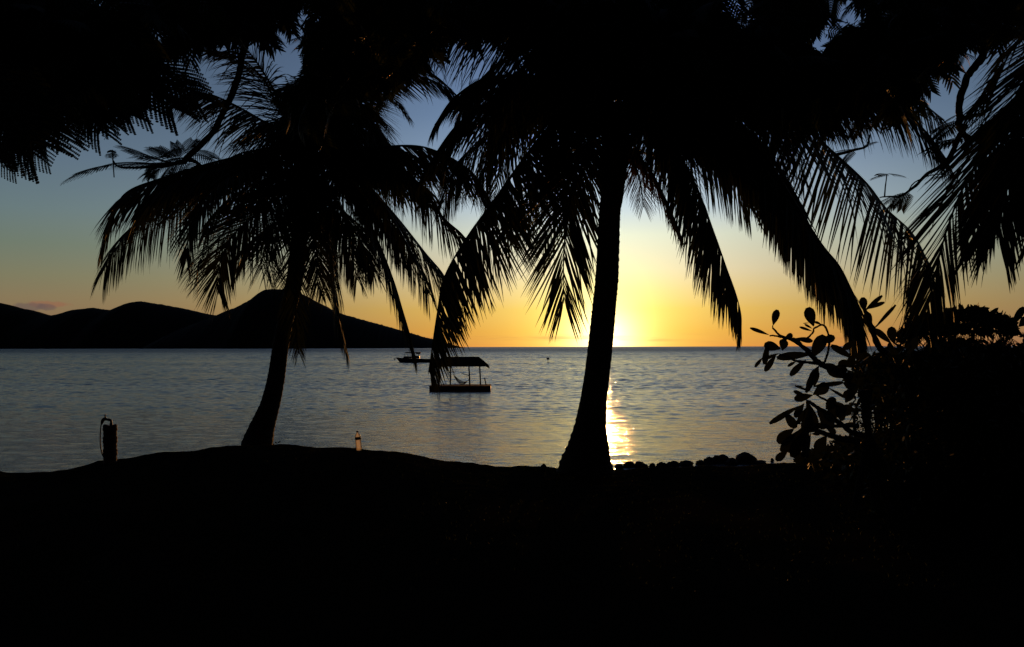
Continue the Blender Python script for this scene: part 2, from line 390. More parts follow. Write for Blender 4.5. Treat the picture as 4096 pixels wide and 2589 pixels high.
def hill(prof, d, depth, name, seed, base_off=0):
    r = np.random.default_rng(seed)
    px = np.linspace(prof[0][0], prof[-1][0], 700); py = np.interp(px, [a for a, b in prof], [b for a, b in prof])
    # smooth the polyline a little and add the scrub along the skyline
    k = np.hanning(13); k /= k.sum(); pyp = np.pad(py, 6, 'edge'); py = np.convolve(pyp, k, 'valid')
    tops = np.array([W(a, b, d) for a, b in zip(px, py)])
    h = tops[:, 2].clip(.2)
    nz = np.convolve(r.normal(0, 1, len(px) + 4), np.ones(5) / 5, 'valid')
    h = h + np.abs(nz) * d / FPX * 2.2 * (h > 8)
    rows = []
    for t in np.linspace(-1, 1, 25):
        hh = h * (1 - np.abs(t) ** 1.6) * (1 + .05 * np.sin(px / 60 + t * 5) * (1 - (1 - abs(t)) ** .2)) 
        x = tops[:, 0] + t * 40 * np.sin(px / 90)
        rows.append(np.stack([x, d + t * depth * (h / h.max()) ** .5 + 0 * x, np.where(abs(t) == 1, -3.0, hh - 1)], -1))
    V = np.array(rows); n0, n1 = V.shape[:2]; ix = np.arange(n0 * n1).reshape(n0, n1)
    F = np.stack([ix[:-1, :-1], ix[:-1, 1:], ix[1:, 1:], ix[1:, :-1]], -1).reshape(-1, 4)
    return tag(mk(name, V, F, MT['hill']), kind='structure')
hillA = [(-900, 1120), (-500, 1150), (-200, 1190), (0, 1211), (60, 1228), (128, 1243), (204, 1264), (255, 1256), (315, 1237), (370, 1232), (459, 1243), (510, 1218), (545, 1207), (570, 1206),
         (629, 1216), (731, 1233), (816, 1253), (873, 1264), (950, 1285), (1100, 1330), (1300, 1392)]
hillB = [(640, 1392), (760, 1310), (873, 1264), (910, 1245), (952, 1230), (1020, 1195), (1051, 1170), (1066, 1160), (1090, 1156), (1130, 1158), (1173, 1163), (1214, 1178), (1277, 1213), (1330, 1241), (1384, 1261), (1458, 1281),
         (1536, 1302), (1636, 1330), (1699, 1349), (1747, 1360), (1799, 1378), (1845, 1392)]
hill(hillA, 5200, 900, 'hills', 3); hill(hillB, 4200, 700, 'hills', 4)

# ------------------------------------------------------------------ palm fronds
PROF = [.35, .85, 1.0, .85, .5, .06]
def frond(name, pts, parent, L0=.95, w=.036, droop=1.1, n=88, a0=72, a1=26, start=.14, roll=0.0, m='frond', gaps=.05, fold=.12, rr=.028, wig=.025, oneside=0, dangle=.25, tuft=.42, world=False):
    P = np.array(pts) if world else np.array([W(*q) for q in pts])
    C = spline(P, 120); n = int(n * 1.2); w = w * .64; L0 = L0 * 1.08
    T = np.gradient(C, axis=0); T /= np.linalg.norm(T, axis=1)[:, None]
    az_ = C[-1] - C[0]; az_[2] = 0
    if np.linalg.norm(az_) < .3: az_ = np.array([0, -1.0, 0])
    lat = np.cross(az_, [0, 0, 1.0]); lat /= np.linalg.norm(lat)
    lat = lat[None] - (T * lat).sum(1)[:, None] * T; lat /= np.linalg.norm(lat, axis=1)[:, None]
    nr = np.cross(lat, T); nr *= np.sign(nr[:, 2].mean() + 1e-6)
    c, s = math.cos(roll), math.sin(roll); lat, nr = lat * c + nr * s, nr * c - lat * s
    b = MB()
    b.tube(C, np.linspace(rr, .004, 120), 6, cap=False)
    o1 = b.out(name, MT['rachis'] if m == 'frond' else MT['dryfrond'], parent, True)
    LV = []; LF = []
    t = np.linspace(start, .985, n)
    for sd in (-1, 1):
        if oneside and sd != oneside: continue
        tt = np.clip(t + rng.normal(0, .003, n), 0, 1)
        keep = rng.random(n) > gaps
        # wind-torn gaps
        for q in range(rng.integers(1, 4)):
            g0 = rng.uniform(start, .9); keep &= ~((tt > g0) & (tt < g0 + rng.uniform(.008, .022)))
        tt = tt[keep]; k = len(tt)
        ii = np.clip((tt * 119).astype(int), 0, 118)
        u = (tt - start) / (1 - start)
        ang = np.radians(a0 + (a1 - a0) * u ** 1.15 + rng.normal(0, 2.0, k) + 3 * np.sin(tt * 40 + rng.uniform(0, 6)))
        prof = np.minimum(1, .55 + u * 2.2) * (1 - (1 - tuft) * np.clip((u - .45) / .55, 0, 1) ** 1.3)
        Ln = L0 * prof * rng.uniform(.88, 1.06, k)
        d0 = T[ii] * np.cos(ang)[:, None] + sd * lat[ii] * np.sin(ang)[:, None] + nr[ii] * (fold * (1 - .6 * u ** 2))[:, None] - np.array([0, 0, 1.0]) * (droop * .34 * (np.sin(ang) ** .5 + (.9 * u ** 3 if fold < -.8 else 0)))[:, None]
        dr = droop * .40 * rng.uniform(.8, 1.2, k) + (rng.random(k) < dangle * .3) * 1.5
        P0 = C[ii] + (T[ii] * ((tt * 119) - ii)[:, None] * np.linalg.norm(C[1] - C[0]))
        V, Fq = strips(P0, d0, T[ii] + .25 * nr[ii] * rng.normal(0, 1, (k, 1)), Ln, w * rng.uniform(.8, 1.15, k) * (1 - .35 * u), PROF, dr, wig)
        Fq = Fq + 720                     # the first cross-section is welded to the rachis
        q0 = Fq.reshape(k, -1, 4); rj = 0 if sd < 0 else 3
        off = sum(len(v) for v in LV); q0 = q0 + off
        q0[:, 0, 0] = ii * 6 + rj; q0[:, 0, 1] = (ii + 1) * 6 + rj
        LV.append(V); LF.append(q0.reshape(-1, 4))
    V = np.vstack(LV); Fq = np.vstack(LF)
    # one frond = one part: leaflets join the rachis mesh
    me = o1.data
    V1 = np.empty(len(me.vertices) * 3, np.float32); me.vertices.foreach_get('co', V1); V1 = V1.reshape(-1, 3)
    F1 = np.vstack(b.F); bpy.data.objects.remove(o1)
    VV = np.vstack([V1, V]); FF = np.vstack([F1, Fq]); used, inv = np.unique(FF, return_inverse=True)
    o = mk(name, VV[used], inv.reshape(FF.shape), MT[m], parent)
    o.data.materials.append(MT['rachis'])
    mi = np.zeros(len(F1) + len(Fq), np.int32); mi[:len(F1)] = 1; o.data.polygons.foreach_set('material_index', mi)
    return o
def palm_trunk(pts, parent, seed=1):
    """pts: (px, py, d, width_px)"""
    P = np.array([W(a, b, c) for a, b, c, w in pts]); rad = np.array([w / 2 / FPX * c for a, b, c, w in pts])
    n = 260; k = 28
    s = np.concatenate([[0], np.cumsum(np.linalg.norm(np.diff(P, axis=0), axis=1))])
    C = spline(P, n); sc_ = np.linspace(0, s[-1], n); r = np.interp(sc_, s, rad)
    kk = np.hanning(9); kk /= kk.sum(); r = np.convolve(np.pad(r, 4, 'edge'), kk, 'valid')
    rg = np.random.default_rng(seed)
    mb = MB(); mb.tube(C, r, k, cap=True)
    V = mb.V[0].reshape(n, k, 3)
    a = np.arange(k) / k * 6.283
    ring = (.5 + .5 * np.sin(sc_ * 6.283 / .095 + .6 * np.sin(sc_ * 5)))[:, None] ** 3
    f = 1 + .030 * ring * (1 + .5 * np.sin(a * 3 + sc_[:, None] * 4)) + .03 * np.sin(a * 2 + sc_[:, None] * 1.3) + rg.normal(0, .012, (n, k)) 
    lowf = np.exp(-sc_ / .25)[:, None]; f = f + lowf * .06 * np.sin(a * 5 + 1)
    V = C[:, None] + (V - C[:, None]) * f[:, :, None]
    mb.V[0] = V.reshape(-1, 3)
    return mb.out('trunk', MT['bark'], parent, True)

def add_fronds(parent, lst, base=None):
    for q in lst:
        pts = q[0]; kw = q[1] if len(q) > 1 else {}
        if base is not None and not kw.pop('nobase', False): pts = [base] + list(pts)
        frond('frond', pts, parent, **kw)

# ---- right palm
rp = root('coconut_palm', W(2345, 1872, 11.8), 'thick coconut palm hiding the setting sun behind its bare trunk', 'palm tree', 'coconut palms on the shore')
palm_trunk([(2345, 1890, 11.8, 228), (2346, 1850, 11.8, 205), (2352, 1800, 11.8, 172), (2362, 1700, 11.8, 122), (2374, 1600, 11.8, 101), (2388, 1500, 11.8, 97), (2401, 1388, 11.8, 95), (2418, 1220, 11.8, 92),
            (2428, 1110, 11.8, 92), (2440, 860, 11.8, 86), (2450, 780, 11.8, 92), (2462, 640, 11.8, 104), (2468, 540, 11.8, 110), (2470, 480, 11.8, 60)], rp)
RB = (2468, 545, 11.8)
add_fronds(rp, [
  ([(2400, 430, 11.7), (2290, 440, 11.6), (2190, 520, 11.5), (2100, 632, 11.4), (1983, 795, 11.3), (1862, 962, 11.2), (1778, 1112, 11.1), (1749, 1257, 11.1), (1712, 1500, 11.1)], dict(L0=1.12, n=170, droop=.6, w=.056, fold=-1.0, a0=78, a1=30, wig=.03, tuft=.30)),
  ([(2390, 520, 11.2), (2322, 640, 10.6), (2282, 800, 10.4), (2257, 1000, 10.3), (2256, 1215, 10.3)], dict(L0=1.12, n=80, droop=.25, a0=42, a1=20, w=.056, fold=0, tuft=.45, wig=.02)),
  ([(2380, 540, 11.3), (2290, 690, 10.9), (2220, 840, 10.8), (2170, 1000, 10.8)], dict(L0=.9, n=80, droop=.6, a0=55, w=.032)),
  ([(2560, 520, 11.6), (2690, 590, 11.4), (2780, 735, 11.3), (2857, 936, 11.2), (2904, 1068, 11.2), (2944, 1178, 11.2), (2964, 1258, 11.2), (2966, 1318, 11.2)], dict(L0=1.05, n=130, droop=1.2, w=.052, fold=-.45, tuft=.3, a0=60, gaps=.12, dangle=.8)),
  ([(2530, 600, 11.7), (2600, 680, 11.6), (2660, 790, 11.6), (2712, 905, 11.6)], dict(L0=.72, n=90, droop=1.4, w=.036, gaps=.1, m='dryfrond')),
  ([(2520, 620, 11.4), (2560, 720, 11.2), (2575, 830, 11.1)], dict(L0=.5, n=50, droop=.8, w=.02, m='dryfrond')),
  ([(2660, 460, 11.5), (2860, 490, 11.3), (3036, 600, 11.1), (3110, 700, 11.0), (3193, 831, 10.9), (3288, 978, 10.8), (3356, 1062, 10.8), (3402, 1150, 10.8), (3440, 1240, 10.8), (3470, 1400, 10.8)], dict(L0=1.05, n=220, droop=1.5, w=.07, fold=-.45, a0=66, gaps=.02, dangle=.6, tuft=.7)),
  ([(2680, 440, 12.2), (2900, 470, 12.4), (3050, 610, 12.6), (3190, 850, 12.7), (3300, 1020, 12.8), (3380, 1150, 12.8), (3430, 1330, 12.8)], dict(L0=1.0, n=180, droop=1.9, w=.07, gaps=.03, tuft=.7)),
  ([(2700, 380, 12.3), (2950, 370, 12.6), (3150, 440, 12.8), (3315, 590, 13.0), (3462, 727, 13.1), (3547, 835, 13.1), (3652, 936, 13.1), (3712, 1060, 13.1), (3730, 1220, 13.1)], dict(L0=1.5, n=125, droop=.55, w=.064, fold=-.85, a0=80, gaps=.04, tuft=.6, wig=.01)),
  ([(2640, 400, 11.0), (2900, 310, 10.6), (3300, 320, 10.3), (3560, 400, 10.2), (3700, 520, 10.2), (3790, 640, 10.2)], dict(L0=1.0, n=150, droop=2.2, w=.036, a0=70, wig=.04)),
  ([(2700, 350, 12.4), (3000, 250, 13.0), (3350, 270, 13.4), (3600, 350, 13.6), (3780, 480, 13.7)], dict(L0=1.25, n=120, droop=2.2, w=.04)),
  ([(2620, 420, 11.9), (2850, 380, 12.0), (3150, 420, 12.0), (3400, 500, 12.0)], dict(L0=.9, n=110, droop=2.2, w=.036)),
  ([(2420, 300, 11.4), (2280, 160, 11.0), (2040, 90, 10.8), (1820, 100, 10.8), (1680, 190, 10.8)], dict(L0=1.15, n=110, droop=2.4, w=.034, wig=.08)),
  ([(2450, 330, 11.4), (2500, 160, 11.0), (2700, 20, 10.7), (2950, -80, 10.5), (3150, -90, 10.5)], dict(L0=1.1, n=110, droop=2.0, w=.034)),
  ([(2360, 440, 12.4), (2180, 420, 12.9), (2000, 500, 13.2), (1850, 640, 13.3), (1770, 820, 13.3)], dict(L0=1.15, n=120, droop=1.9, w=.042)),
  ([(2360, 460, 11.2), (2150, 380, 10.8), (1980, 400, 10.6), (1830, 500, 10.6), (1700, 680, 10.6)], dict(L0=.95, n=110, droop=1.9, w=.04)),
  ([(2380, 460, 11.4), (2160, 320, 11.1), (1960, 310, 11.0), (1820, 390, 11.0), (1740, 500, 11.0)], dict(L0=.72, n=110, droop=1.6, w=.046)),
  ([(2390, 420, 12.5), (2250, 350, 13.3), (2050, 340, 13.8), (1850, 400, 14.0)], dict(L0=1.2, n=100, droop=1.9, w=.04)),
  ([(2400, 560, 12.4), (2260, 640, 12.9), (2120, 780, 13.1), (2000, 960, 13.1)], dict(L0=1.0, n=90, droop=1.2, w=.034)),
  ([(2400, 600, 12.5), (2310, 720, 13.0), (2250, 880, 13.1)], dict(L0=.8, n=70, droop=1.0, w=.028)),
  ([(2560, 600, 12.4), (2680, 680, 12.9), (2760, 800, 13.0)], dict(L0=.8, n=70, droop=1.4, w=.03)),
  ([(2540, 480, 12.4), (2760, 560, 12.9), (2900, 680, 13.0), (3000, 830, 13.0)], dict(L0=1.1, n=110, droop=1.8, w=.045)),
  ([(2600, 500, 11.2), (2780, 520, 10.9), (2950, 620, 10.8), (3080, 780, 10.8)], dict(L0=.8, n=110, droop=1.8, w=.045)),
  ([(2560, 380, 11.0), (2750, 240, 10.6), (3000, 160, 10.3), (3250, 180, 10.2)], dict(L0=1.1, n=110, droop=2.2, w=.045)),
  ([(2440, 360, 12.5), (2350, 160, 13.2), (2200, 20, 13.6), (2000, -40, 13.8)], dict(L0=1.2, n=100, droop=2.0, w=.045)),
  ([(2480, 340, 11.0), (2450, 120, 10.0), (2350, -60, 9.2)], dict(L0=1.1, n=100, droop=1.6, w=.045)),
], RB)
# old leaf bases and young nuts packed round the top of the trunk
mb = MB()
for i in range(46):
    a = i * 2.4; h = rng.uniform(-.45, .45); c0 = W(2460, 640, 11.8) + np.array([0, 0, h])
    dirv = np.array([math.cos(a), math.sin(a), .9 + rng.uniform(-.3, .5)]); dirv /= np.linalg.norm(dirv)
    p = [c0 + dirv * .1, c0 + dirv * .22, c0 + dirv * rng.uniform(.32, .5) + np.array([0, 0, -.03])]
    mb.tube(spline(p, 6), np.linspace(.06, .02, 6), 6)
mb.out('leaf_bases', MT['bark'], rp)

def extra(parent, base, n, seed, L=(2.2, 3.4), up=(.1, 1.3), lo=0.0, hi=6.283):
    r = np.random.default_rng(seed)
    for i in range(n):
        a = lo + (hi - lo) * (i + r.uniform(-.3, .3)) / n; u = r.uniform(*up); ln = r.uniform(*L)
        o0 = W(*base); hd = np.array([math.cos(a), math.sin(a), 0])
        p = [o0, o0 + hd * ln * .28 + [0, 0, u * ln * .25], o0 + hd * ln * .62 + [0, 0, u * ln * .38], o0 + hd * ln * .95 + [0, 0, u * ln * .22 - ln * .1], o0 + hd * ln * 1.1 + [0, 0, u * ln * .05 - ln * .35]]
        frond('frond', p, parent, L0=1.05, n=80, droop=1.5, w=.042, world=True)
extra(rp, (2468, 520, 11.8), 12, 21, L=(1.7, 2.6), up=(.6, 2.4))
# ---- left palm
lp = root('coconut_palm', W(1030, 1790, 14.2), 'slimmer coconut palm leaning right on the crest of the bank, hill behind its crown', 'palm tree', 'coconut palms on the shore')
palm_trunk([(1028, 1805, 14.2, 132), (1030, 1780, 14.2, 121), (1040, 1740, 14.2, 106), (1048, 1711, 14.2, 96), (1066, 1660, 14.2, 82), (1082, 1613, 14.2, 74), (1104, 1514, 14.2, 66), (1122, 1390, 14.2, 61), (1145, 1270, 14.2, 61),
            (1178, 1125, 14.2, 66), (1198, 950, 14.2, 66), (1212, 800, 14.2, 78), (1222, 700, 14.2, 92), (1230, 620, 14.2, 96), (1232, 560, 14.2, 50)], lp, 2)
LB = (1228, 640, 14.2)
add_fronds(lp, [
  ([(1080, 610, 13.8), (878, 645, 13.4), (640, 716, 13.1), (510, 768, 13.0), (455, 850, 13.0), (415, 960, 13.0)], dict(L0=1.15, n=130, droop=1.8, w=.052)),
  ([(1090, 660, 14.8), (900, 700, 15.2), (700, 790, 15.5), (540, 900, 15.6), (455, 1010, 15.6), (415, 1085, 15.6)], dict(L0=1.35, n=150, droop=2.0, w=.044, wig=.015)),
  ([(1130, 700, 14.4), (1040, 780, 14.5), (930, 894, 14.5), (852, 978, 14.5), (800, 1040, 14.5), (785, 1100, 14.5)], dict(L0=1.05, n=100, droop=1.1, w=.03, gaps=.08)),
  ([(1150, 720, 13.4), (1060, 830, 13.0), (940, 935, 12.8), (885, 1040, 12.7), (868, 1115, 12.7), (875, 1180, 12.7)], dict(L0=1.0, n=120, droop=.9, w=.046, roll=.4)),
  ([(1060, 640, 13.2), (880, 720, 12.6), (790, 830, 12.4), (757, 940, 12.4), (747, 1050, 12.4)], dict(L0=.85, n=110, droop=.9, w=.046)),
  ([(1050, 630, 13.5), (800, 680, 13.0), (620, 770, 12.8), (540, 880, 12.8)], dict(L0=1.0, n=130, droop=1.6, w=.054)),
  ([(1160, 790, 13.6), (1100, 880, 13.3), (1062, 980, 13.2), (1045, 1080, 13.2)], dict(L0=.9, n=80, droop=.9, w=.026, roll=1.0)),
  ([(1200, 800, 13.3), (1140, 880, 12.9), (1085, 1000, 12.8), (1110, 1130, 12.8)], dict(L0=.75, n=70, droop=.8, w=.024)),
  ([(1190, 800, 14.0), (1120, 880, 14.1), (1010, 960, 14.1), (955, 1060, 14.1)], dict(L0=.85, n=90, droop=1.3, w=.04)),
  ([(1150, 700, 13.3), (1010, 740, 13.0), (880, 830, 12.9), (820, 940, 12.9)], dict(L0=.85, n=90, droop=1.6, w=.04)),
  ([(1280, 760, 13.2), (1370, 850, 12.9), (1440, 960, 12.8), (1500, 1090, 12.8)], dict(L0=.85, n=100, droop=1.6, w=.044)),
  ([(1270, 780, 14.9), (1340, 900, 15.2), (1400, 1010, 15.3), (1430, 1120, 15.3)], dict(L0=.9, n=100, droop=1.6, w=.044)),
  ([(1320, 700, 13.6), (1450, 760, 13.4), (1550, 880, 13.3), (1600, 1010, 13.3)], dict(L0=.9, n=110, droop=1.8, w=.046)),
  ([(1240, 800, 13.2), (1250, 920, 12.9), (1265, 1050, 12.8), (1270, 1150, 12.8)], dict(L0=.8, n=90, droop=1.2, w=.036)),
  # upper left
  ([(1120, 530, 14.0), (1025, 468, 13.8), (920, 410, 13.6), (830, 375, 13.5), (745, 382, 13.5)], dict(L0=1.05, n=110, droop=1.7, w=.036, gaps=.1)),
  ([(1160, 500, 14.4), (1100, 400, 14.5), (1050, 310, 14.6), (960, 230, 14.7), (850, 200, 14.7)], dict(L0=1.0, n=100, droop=1.0, w=.034)),
  ([(1150, 480, 13.8), (1080, 330, 13.4), (990, 200, 13.2), (900, 140, 13.1), (820, 140, 13.1)], dict(L0=1.0, n=100, droop=1.2, w=.034)),
  ([(1120, 600, 13.6), (980, 610, 13.2), (880, 660, 13.0), (800, 740, 13.0)], dict(L0=.85, n=90, droop=1.6, w=.036)),
  # up and right
  ([(1240, 460, 14.5), (1290, 280, 14.8), (1400, 120, 15.0), (1550, 50, 15.0)], dict(L0=1.1, n=100, droop=1.5, w=.036)),
  ([(1290, 500, 13.8), (1400, 330, 13.5), (1560, 265, 13.3), (1720, 290, 13.2), (1850, 400, 13.2)], dict(L0=.75, n=120, droop=.9, w=.030, a0=60, wig=.01)),
  ([(1300, 540, 14.6), (1390, 430, 15.0), (1460, 430, 15.2), (1510, 500, 15.2), (1540, 620, 15.2)], dict(L0=.9, n=100, droop=1.2, w=.03)),
  ([(1260, 480, 13.7), (1330, 320, 13.4), (1450, 220, 13.2), (1620, 210, 13.1)], dict(L0=1.1, n=100, droop=1.4, w=.04)),
  ([(1290, 470, 13.6), (1420, 345, 13.3), (1590, 300, 13.2), (1740, 325, 13.2), (1850, 410, 13.2)], dict(L0=.62, n=120, droop=.5, w=.036, fold=-.5, a0=58, wig=.01)),
  ([(1300, 520, 14.4), (1400, 400, 14.6), (1500, 370, 14.7), (1580, 400, 14.7), (1640, 470, 14.7)], dict(L0=.5, n=90, droop=.9, w=.034)),
  # right side
  ([(1330, 600, 13.9), (1500, 590, 13.7), (1700, 590, 13.6), (1880, 680, 13.5), (1960, 800, 13.5)], dict(L0=1.15, n=120, droop=2.0, w=.042)),
  ([(1330, 620, 13.4), (1480, 620, 13.0), (1650, 710, 12.7), (1773, 868, 12.6), (1862, 955, 12.6), (1900, 1080, 12.6)], dict(L0=1.0, n=130, droop=1.9, w=.042)),
  ([(1330, 640, 14.6), (1450, 720, 15.0), (1580, 860, 15.2), (1700, 1010, 15.2), (1783, 1115, 15.2), (1830, 1260, 15.2)], dict(L0=1.15, n=130, droop=1.9, w=.036)),
  ([(1310, 660, 14.3), (1420, 780, 14.3), (1510, 960, 14.3), (1573, 1120, 14.3), (1610, 1240, 14.3), (1640, 1340, 14.3), (1655, 1400, 14.3)], dict(L0=1.0, n=120, droop=2.0, w=.04, gaps=.04)),
  ([(1320, 640, 13.2), (1450, 720, 12.8), (1560, 860, 12.6), (1660, 1040, 12.5), (1720, 1180, 12.5)], dict(L0=.95, n=120, droop=1.9, w=.034, gaps=.1)),
  ([(1290, 700, 14.0), (1350, 820, 13.9), (1440, 960, 13.8), (1480, 1060, 13.8)], dict(L0=.9, n=90, droop=1.9, w=.034)),
  ([(1270, 740, 13.9), (1300, 880, 13.8), (1330, 1050, 13.7), (1345, 1230, 13.7), (1385, 1400, 13.7)], dict(L0=.85, n=110, droop=1.6, w=.032, roll=.6, gaps=.08)),
  ([(1250, 760, 14.6), (1255, 900, 14.9), (1275, 1050, 15.0), (1300, 1180, 15.0)], dict(L0=.8, n=90, droop=1.3, w=.03)),
  ([(1210, 780, 13.6), (1190, 950, 13.4), (1180, 1150, 13.3), (1185, 1330, 13.3), (1196, 1420, 13.3)], dict(L0=.6, n=90, droop=1.3, w=.028)),
  ([(1310, 600, 13.3), (1450, 590, 12.9), (1600, 600, 12.7), (1750, 670, 12.6)], dict(L0=1.0, n=110, droop=2.0, w=.045)),
  ([(1300, 640, 14.8), (1450, 640, 15.3), (1600, 680, 15.5), (1720, 760, 15.6)], dict(L0=1.2, n=110, droop=2.0, w=.045)),
], LB)
mb = MB()
for i in range(40):
    a = i * 2.4; h = rng.uniform(-.45, .4); c0 = W(1222, 690, 14.2) + np.array([0, 0, h])
    dirv = np.array([math.cos(a), math.sin(a), .9 + rng.uniform(-.3, .5)]); dirv /= np.linalg.norm(dirv)
    mb.tube(spline([c0 + dirv * .08, c0 + dirv * .2, c0 + dirv * rng.uniform(.3, .45)], 6), np.linspace(.06, .02, 6), 6)
mb.out('leaf_bases', MT['bark'], lp)

extra(lp, (1228, 620, 14.2), 6, 22, L=(1.3, 1.9), up=(.4, 1.9), lo=-1.7, hi=1.5)
# ---- palm at the right edge, its trunk outside the frame
ep = root('coconut_palm', (7.6, 8.6, ground_z(7.6, 8.6)), 'nearest coconut palm, only its long hanging fronds reach in at the right edge', 'palm tree', 'coconut palms on the shore')
EB = (4760, 60, 8.6)
def at(p): 
    w = W(*p); return w
palm_trunk([(5185, 2050, 8.6, 300), (5150, 1900, 8.6, 180), (5060, 1300, 8.6, 125), (4900, 600, 8.6, 120), (4770, 100, 8.6, 120), (4755, 20, 8.6, 80)], ep, 5)
add_fronds(ep, [
  ([(4400, 60, 8.7), (4150, 270, 8.8), (3960, 570, 8.9), (3860, 740, 8.9), (3795, 900, 8.9), (3745, 1080, 8.9), (3700, 1290, 8.9)], dict(L0=1.20, n=95, droop=.45, w=.062, a0=58, a1=24, fold=0, roll=.35, tuft=.5, wig=.015)),
  ([(4450, 40, 8.1), (4250, 240, 7.8), (4120, 500, 7.7), (4030, 760, 7.7), (3990, 960, 7.7)], dict(L0=1.15, n=100, droop=1.0, w=.075, a0=60, roll=.2)),
  ([(4450, -60, 9.2), (4250, 20, 9.5), (4100, 130, 9.6), (3990, 300, 9.7), (3900, 420, 9.7)], dict(L0=1.0, n=60, droop=.9, w=.04, a0=40, a1=15, gaps=.2)),
  ([(4480, 150, 8.3), (4200, 350, 8.2), (4060, 600, 8.2), (3970, 800, 8.2), (3910, 960, 8.2)], dict(L0=1.1, n=100, droop=.7, w=.07, a0=58)),
  ([(4500, 60, 8.0), (4330, 280, 7.6), (4230, 560, 7.4), (4180, 860, 7.4)], dict(L0=1.15, n=90, droop=1.2, w=.075)),
  ([(4550, -200, 8.6), (4200, -260, 8.6), (3900, -180, 8.6)], dict(L0=1.0, n=80, droop=1.6, w=.04)),
], EB)

# ------------------------------------------------------------------ feathery flame trees
def bileaf_template(npair=11, nl=13, lod=0, plen=.36):
    mb = MB()
    t = np.linspace(.14, 1, npair)
    mb.tube(np.array([[x, 0, 0] for x in np.linspace(0, 1, 5)]), np.linspace(.010, .005, 5), 4, cap=False)
    for s in (-1, 1):
        for q, x in enumerate(t):
            ang = R(68 - 34 * x); ln = .34 * math.sin(math.pi * min(1, .30 + .62 * (1 - x) + .1)) * (.9 + .2 * random.random())
            ln = plen * (1 - .55 * abs(x - .45) ** 1.3)
            d = np.array([math.cos(ang), s * math.sin(ang), 0]); p0 = np.array([x, 0, 0])
            side = np.array([-d[1], d[0], 0])
            if lod:
                V, F_ = strips(p0[None], d[None], side[None], np.array([ln]), np.array([.052]), [.5, 1, .95, .8, .2], np.array([.35]))
                mb.add(V, F_)
            else:
                V, F_ = strips(p0[None], d[None], side[None], np.array([ln]), np.array([.024]), [.3, 1, 1, .8, .2], np.array([.0])); V = V + np.array([1.0, 0, 0]) * (((V - p0) @ d / ln) ** 2 * ln * .22)[:, None]
                mb.add(V, F_); mb.tube(np.array([p0, p0 + d * ln * .5 + [ln * .055, 0, -ln * .04], p0 + d * ln + [ln * .22, 0, -ln * .15]]), .003, 4, cap=False)
                u = np.linspace(.05, 1, nl); P0 = p0 + d * (u * ln)[:, None] + np.array([1.0, 0, 0]) * (u ** 2 * ln * .22)[:, None] - np.array([0, 0, 1]) * (u ** 2 * ln * .15)[:, None]
                for s2 in (-1, 1):
                    dd = d[None] * rng.uniform(.45, .85, (nl, 1)) + s2 * side[None] * .85 + np.zeros((nl, 1))
                    V, F_ = strips(P0, dd, np.repeat(d[None], nl, 0), .030 * rng.uniform(.8, 1.1, nl) * (1 - .3 * u), .028, [.8, 1, .5], .2)
                    mb.add(V, F_)
    return np.vstack(mb.V), np.vstack(mb.F)
TPL = [bileaf_template(11, 20, 0, .44), bileaf_template(13, 18, 0, .38)]
TPB = bileaf_template(13, 36, 0, .85)
TLO = [bileaf_template(11, lod=1), bileaf_template(14, lod=1)]
def place_leaf(mb, p, d, up, ln, tpl, bend=.4, twist=0.0):
    V, F_ = tpl; V = V.copy()
    V[:, 2] -= bend * V[:, 0] ** 2 * .5; V[:, 2] -= .25 * V[:, 1] ** 2
    d = np.asarray(d, float); d /= np.linalg.norm(d)
    y = np.cross(up, d); 
    if np.linalg.norm(y) < 1e-3: y = np.array([1.0, 0, 0])
    y /= np.linalg.norm(y); z = np.cross(d, y)
    if twist: c, s = math.cos(twist), math.sin(twist); y, z = y * c + z * s, z * c - y * s
    mb.add(np.asarray(p) + ln * (V[:, :1] * d + V[:, 1:2] * y + V[:, 2:] * z), F_)
def inpoly(x, y, poly):
    c = False; n = len(poly); j = n - 1
    for i in range(n):
        xi, yi = poly[i]; xj, yj = poly[j]
        if (yi > y) != (yj > y) and x < (xj - xi) * (y - yi) / (yj - yi) + xi: c = not c
        j = i
    return c
# open spots between crowns where the sky shows
GAPS = [(1145, 190, 85, 130), (1590, 505, 90, 90), (3370, 45, 85, 60), (2945, 25, 80, 40), (3265, 175, 60, 45), (1880, 225, 150, 90), (620, 105, 70, 40), (1260, 40, 70, 35), (1460, 60, 25, 18), (700, 250, 90, 40),
        (480, 30, 30, 60), (890, 330, 90, 60), (1680, 420, 130, 180), (3820, 420, 130, 170), (2060, 225, 90, 90)]
def fill_leaves(mb, poly, n, dr, lr, margin=0):
    xs_ = [p[0] for p in poly]; ys_ = [p[1] for p in poly]; k = 0; tries = 0
    while k < n and tries < n * 60:
        tries += 1
        x = random.uniform(min(xs_), max(xs_)); y = random.uniform(min(ys_), max(ys_))
        if not inpoly(x, y, poly): continue
        if any(((x - a) / (c + 20)) ** 2 + ((y - b) / (e + 20)) ** 2 < 1 for a, b, c, e in GAPS): continue
        d = random.uniform(*dr); p = W(x, y, d)
        a = random.uniform(0, 6.283); dirv = np.array([math.cos(a), math.sin(a), random.uniform(-.8, .25)])
        ln = random.uniform(*lr)
        place_leaf(mb, p - dirv * ln * .4, dirv, np.array([random.gauss(0, .5), random.gauss(0, .5), 1.0]), ln, random.choice(TLO), random.uniform(.2, 1.0))
        k += 1
def limb(mb, pts, r0, r1, n=40, k=8):
    C = spline([W(*p) for p in pts], n)
    C = C + np.stack([np.convolve(rng.normal(0, 1, n + 4), np.ones(5) / 5, 'valid') for _ in range(3)], 1) * r0 * .35
    mb.tube(C, np.linspace(r0, r1, n) * rng.uniform(.9, 1.12, n), k)

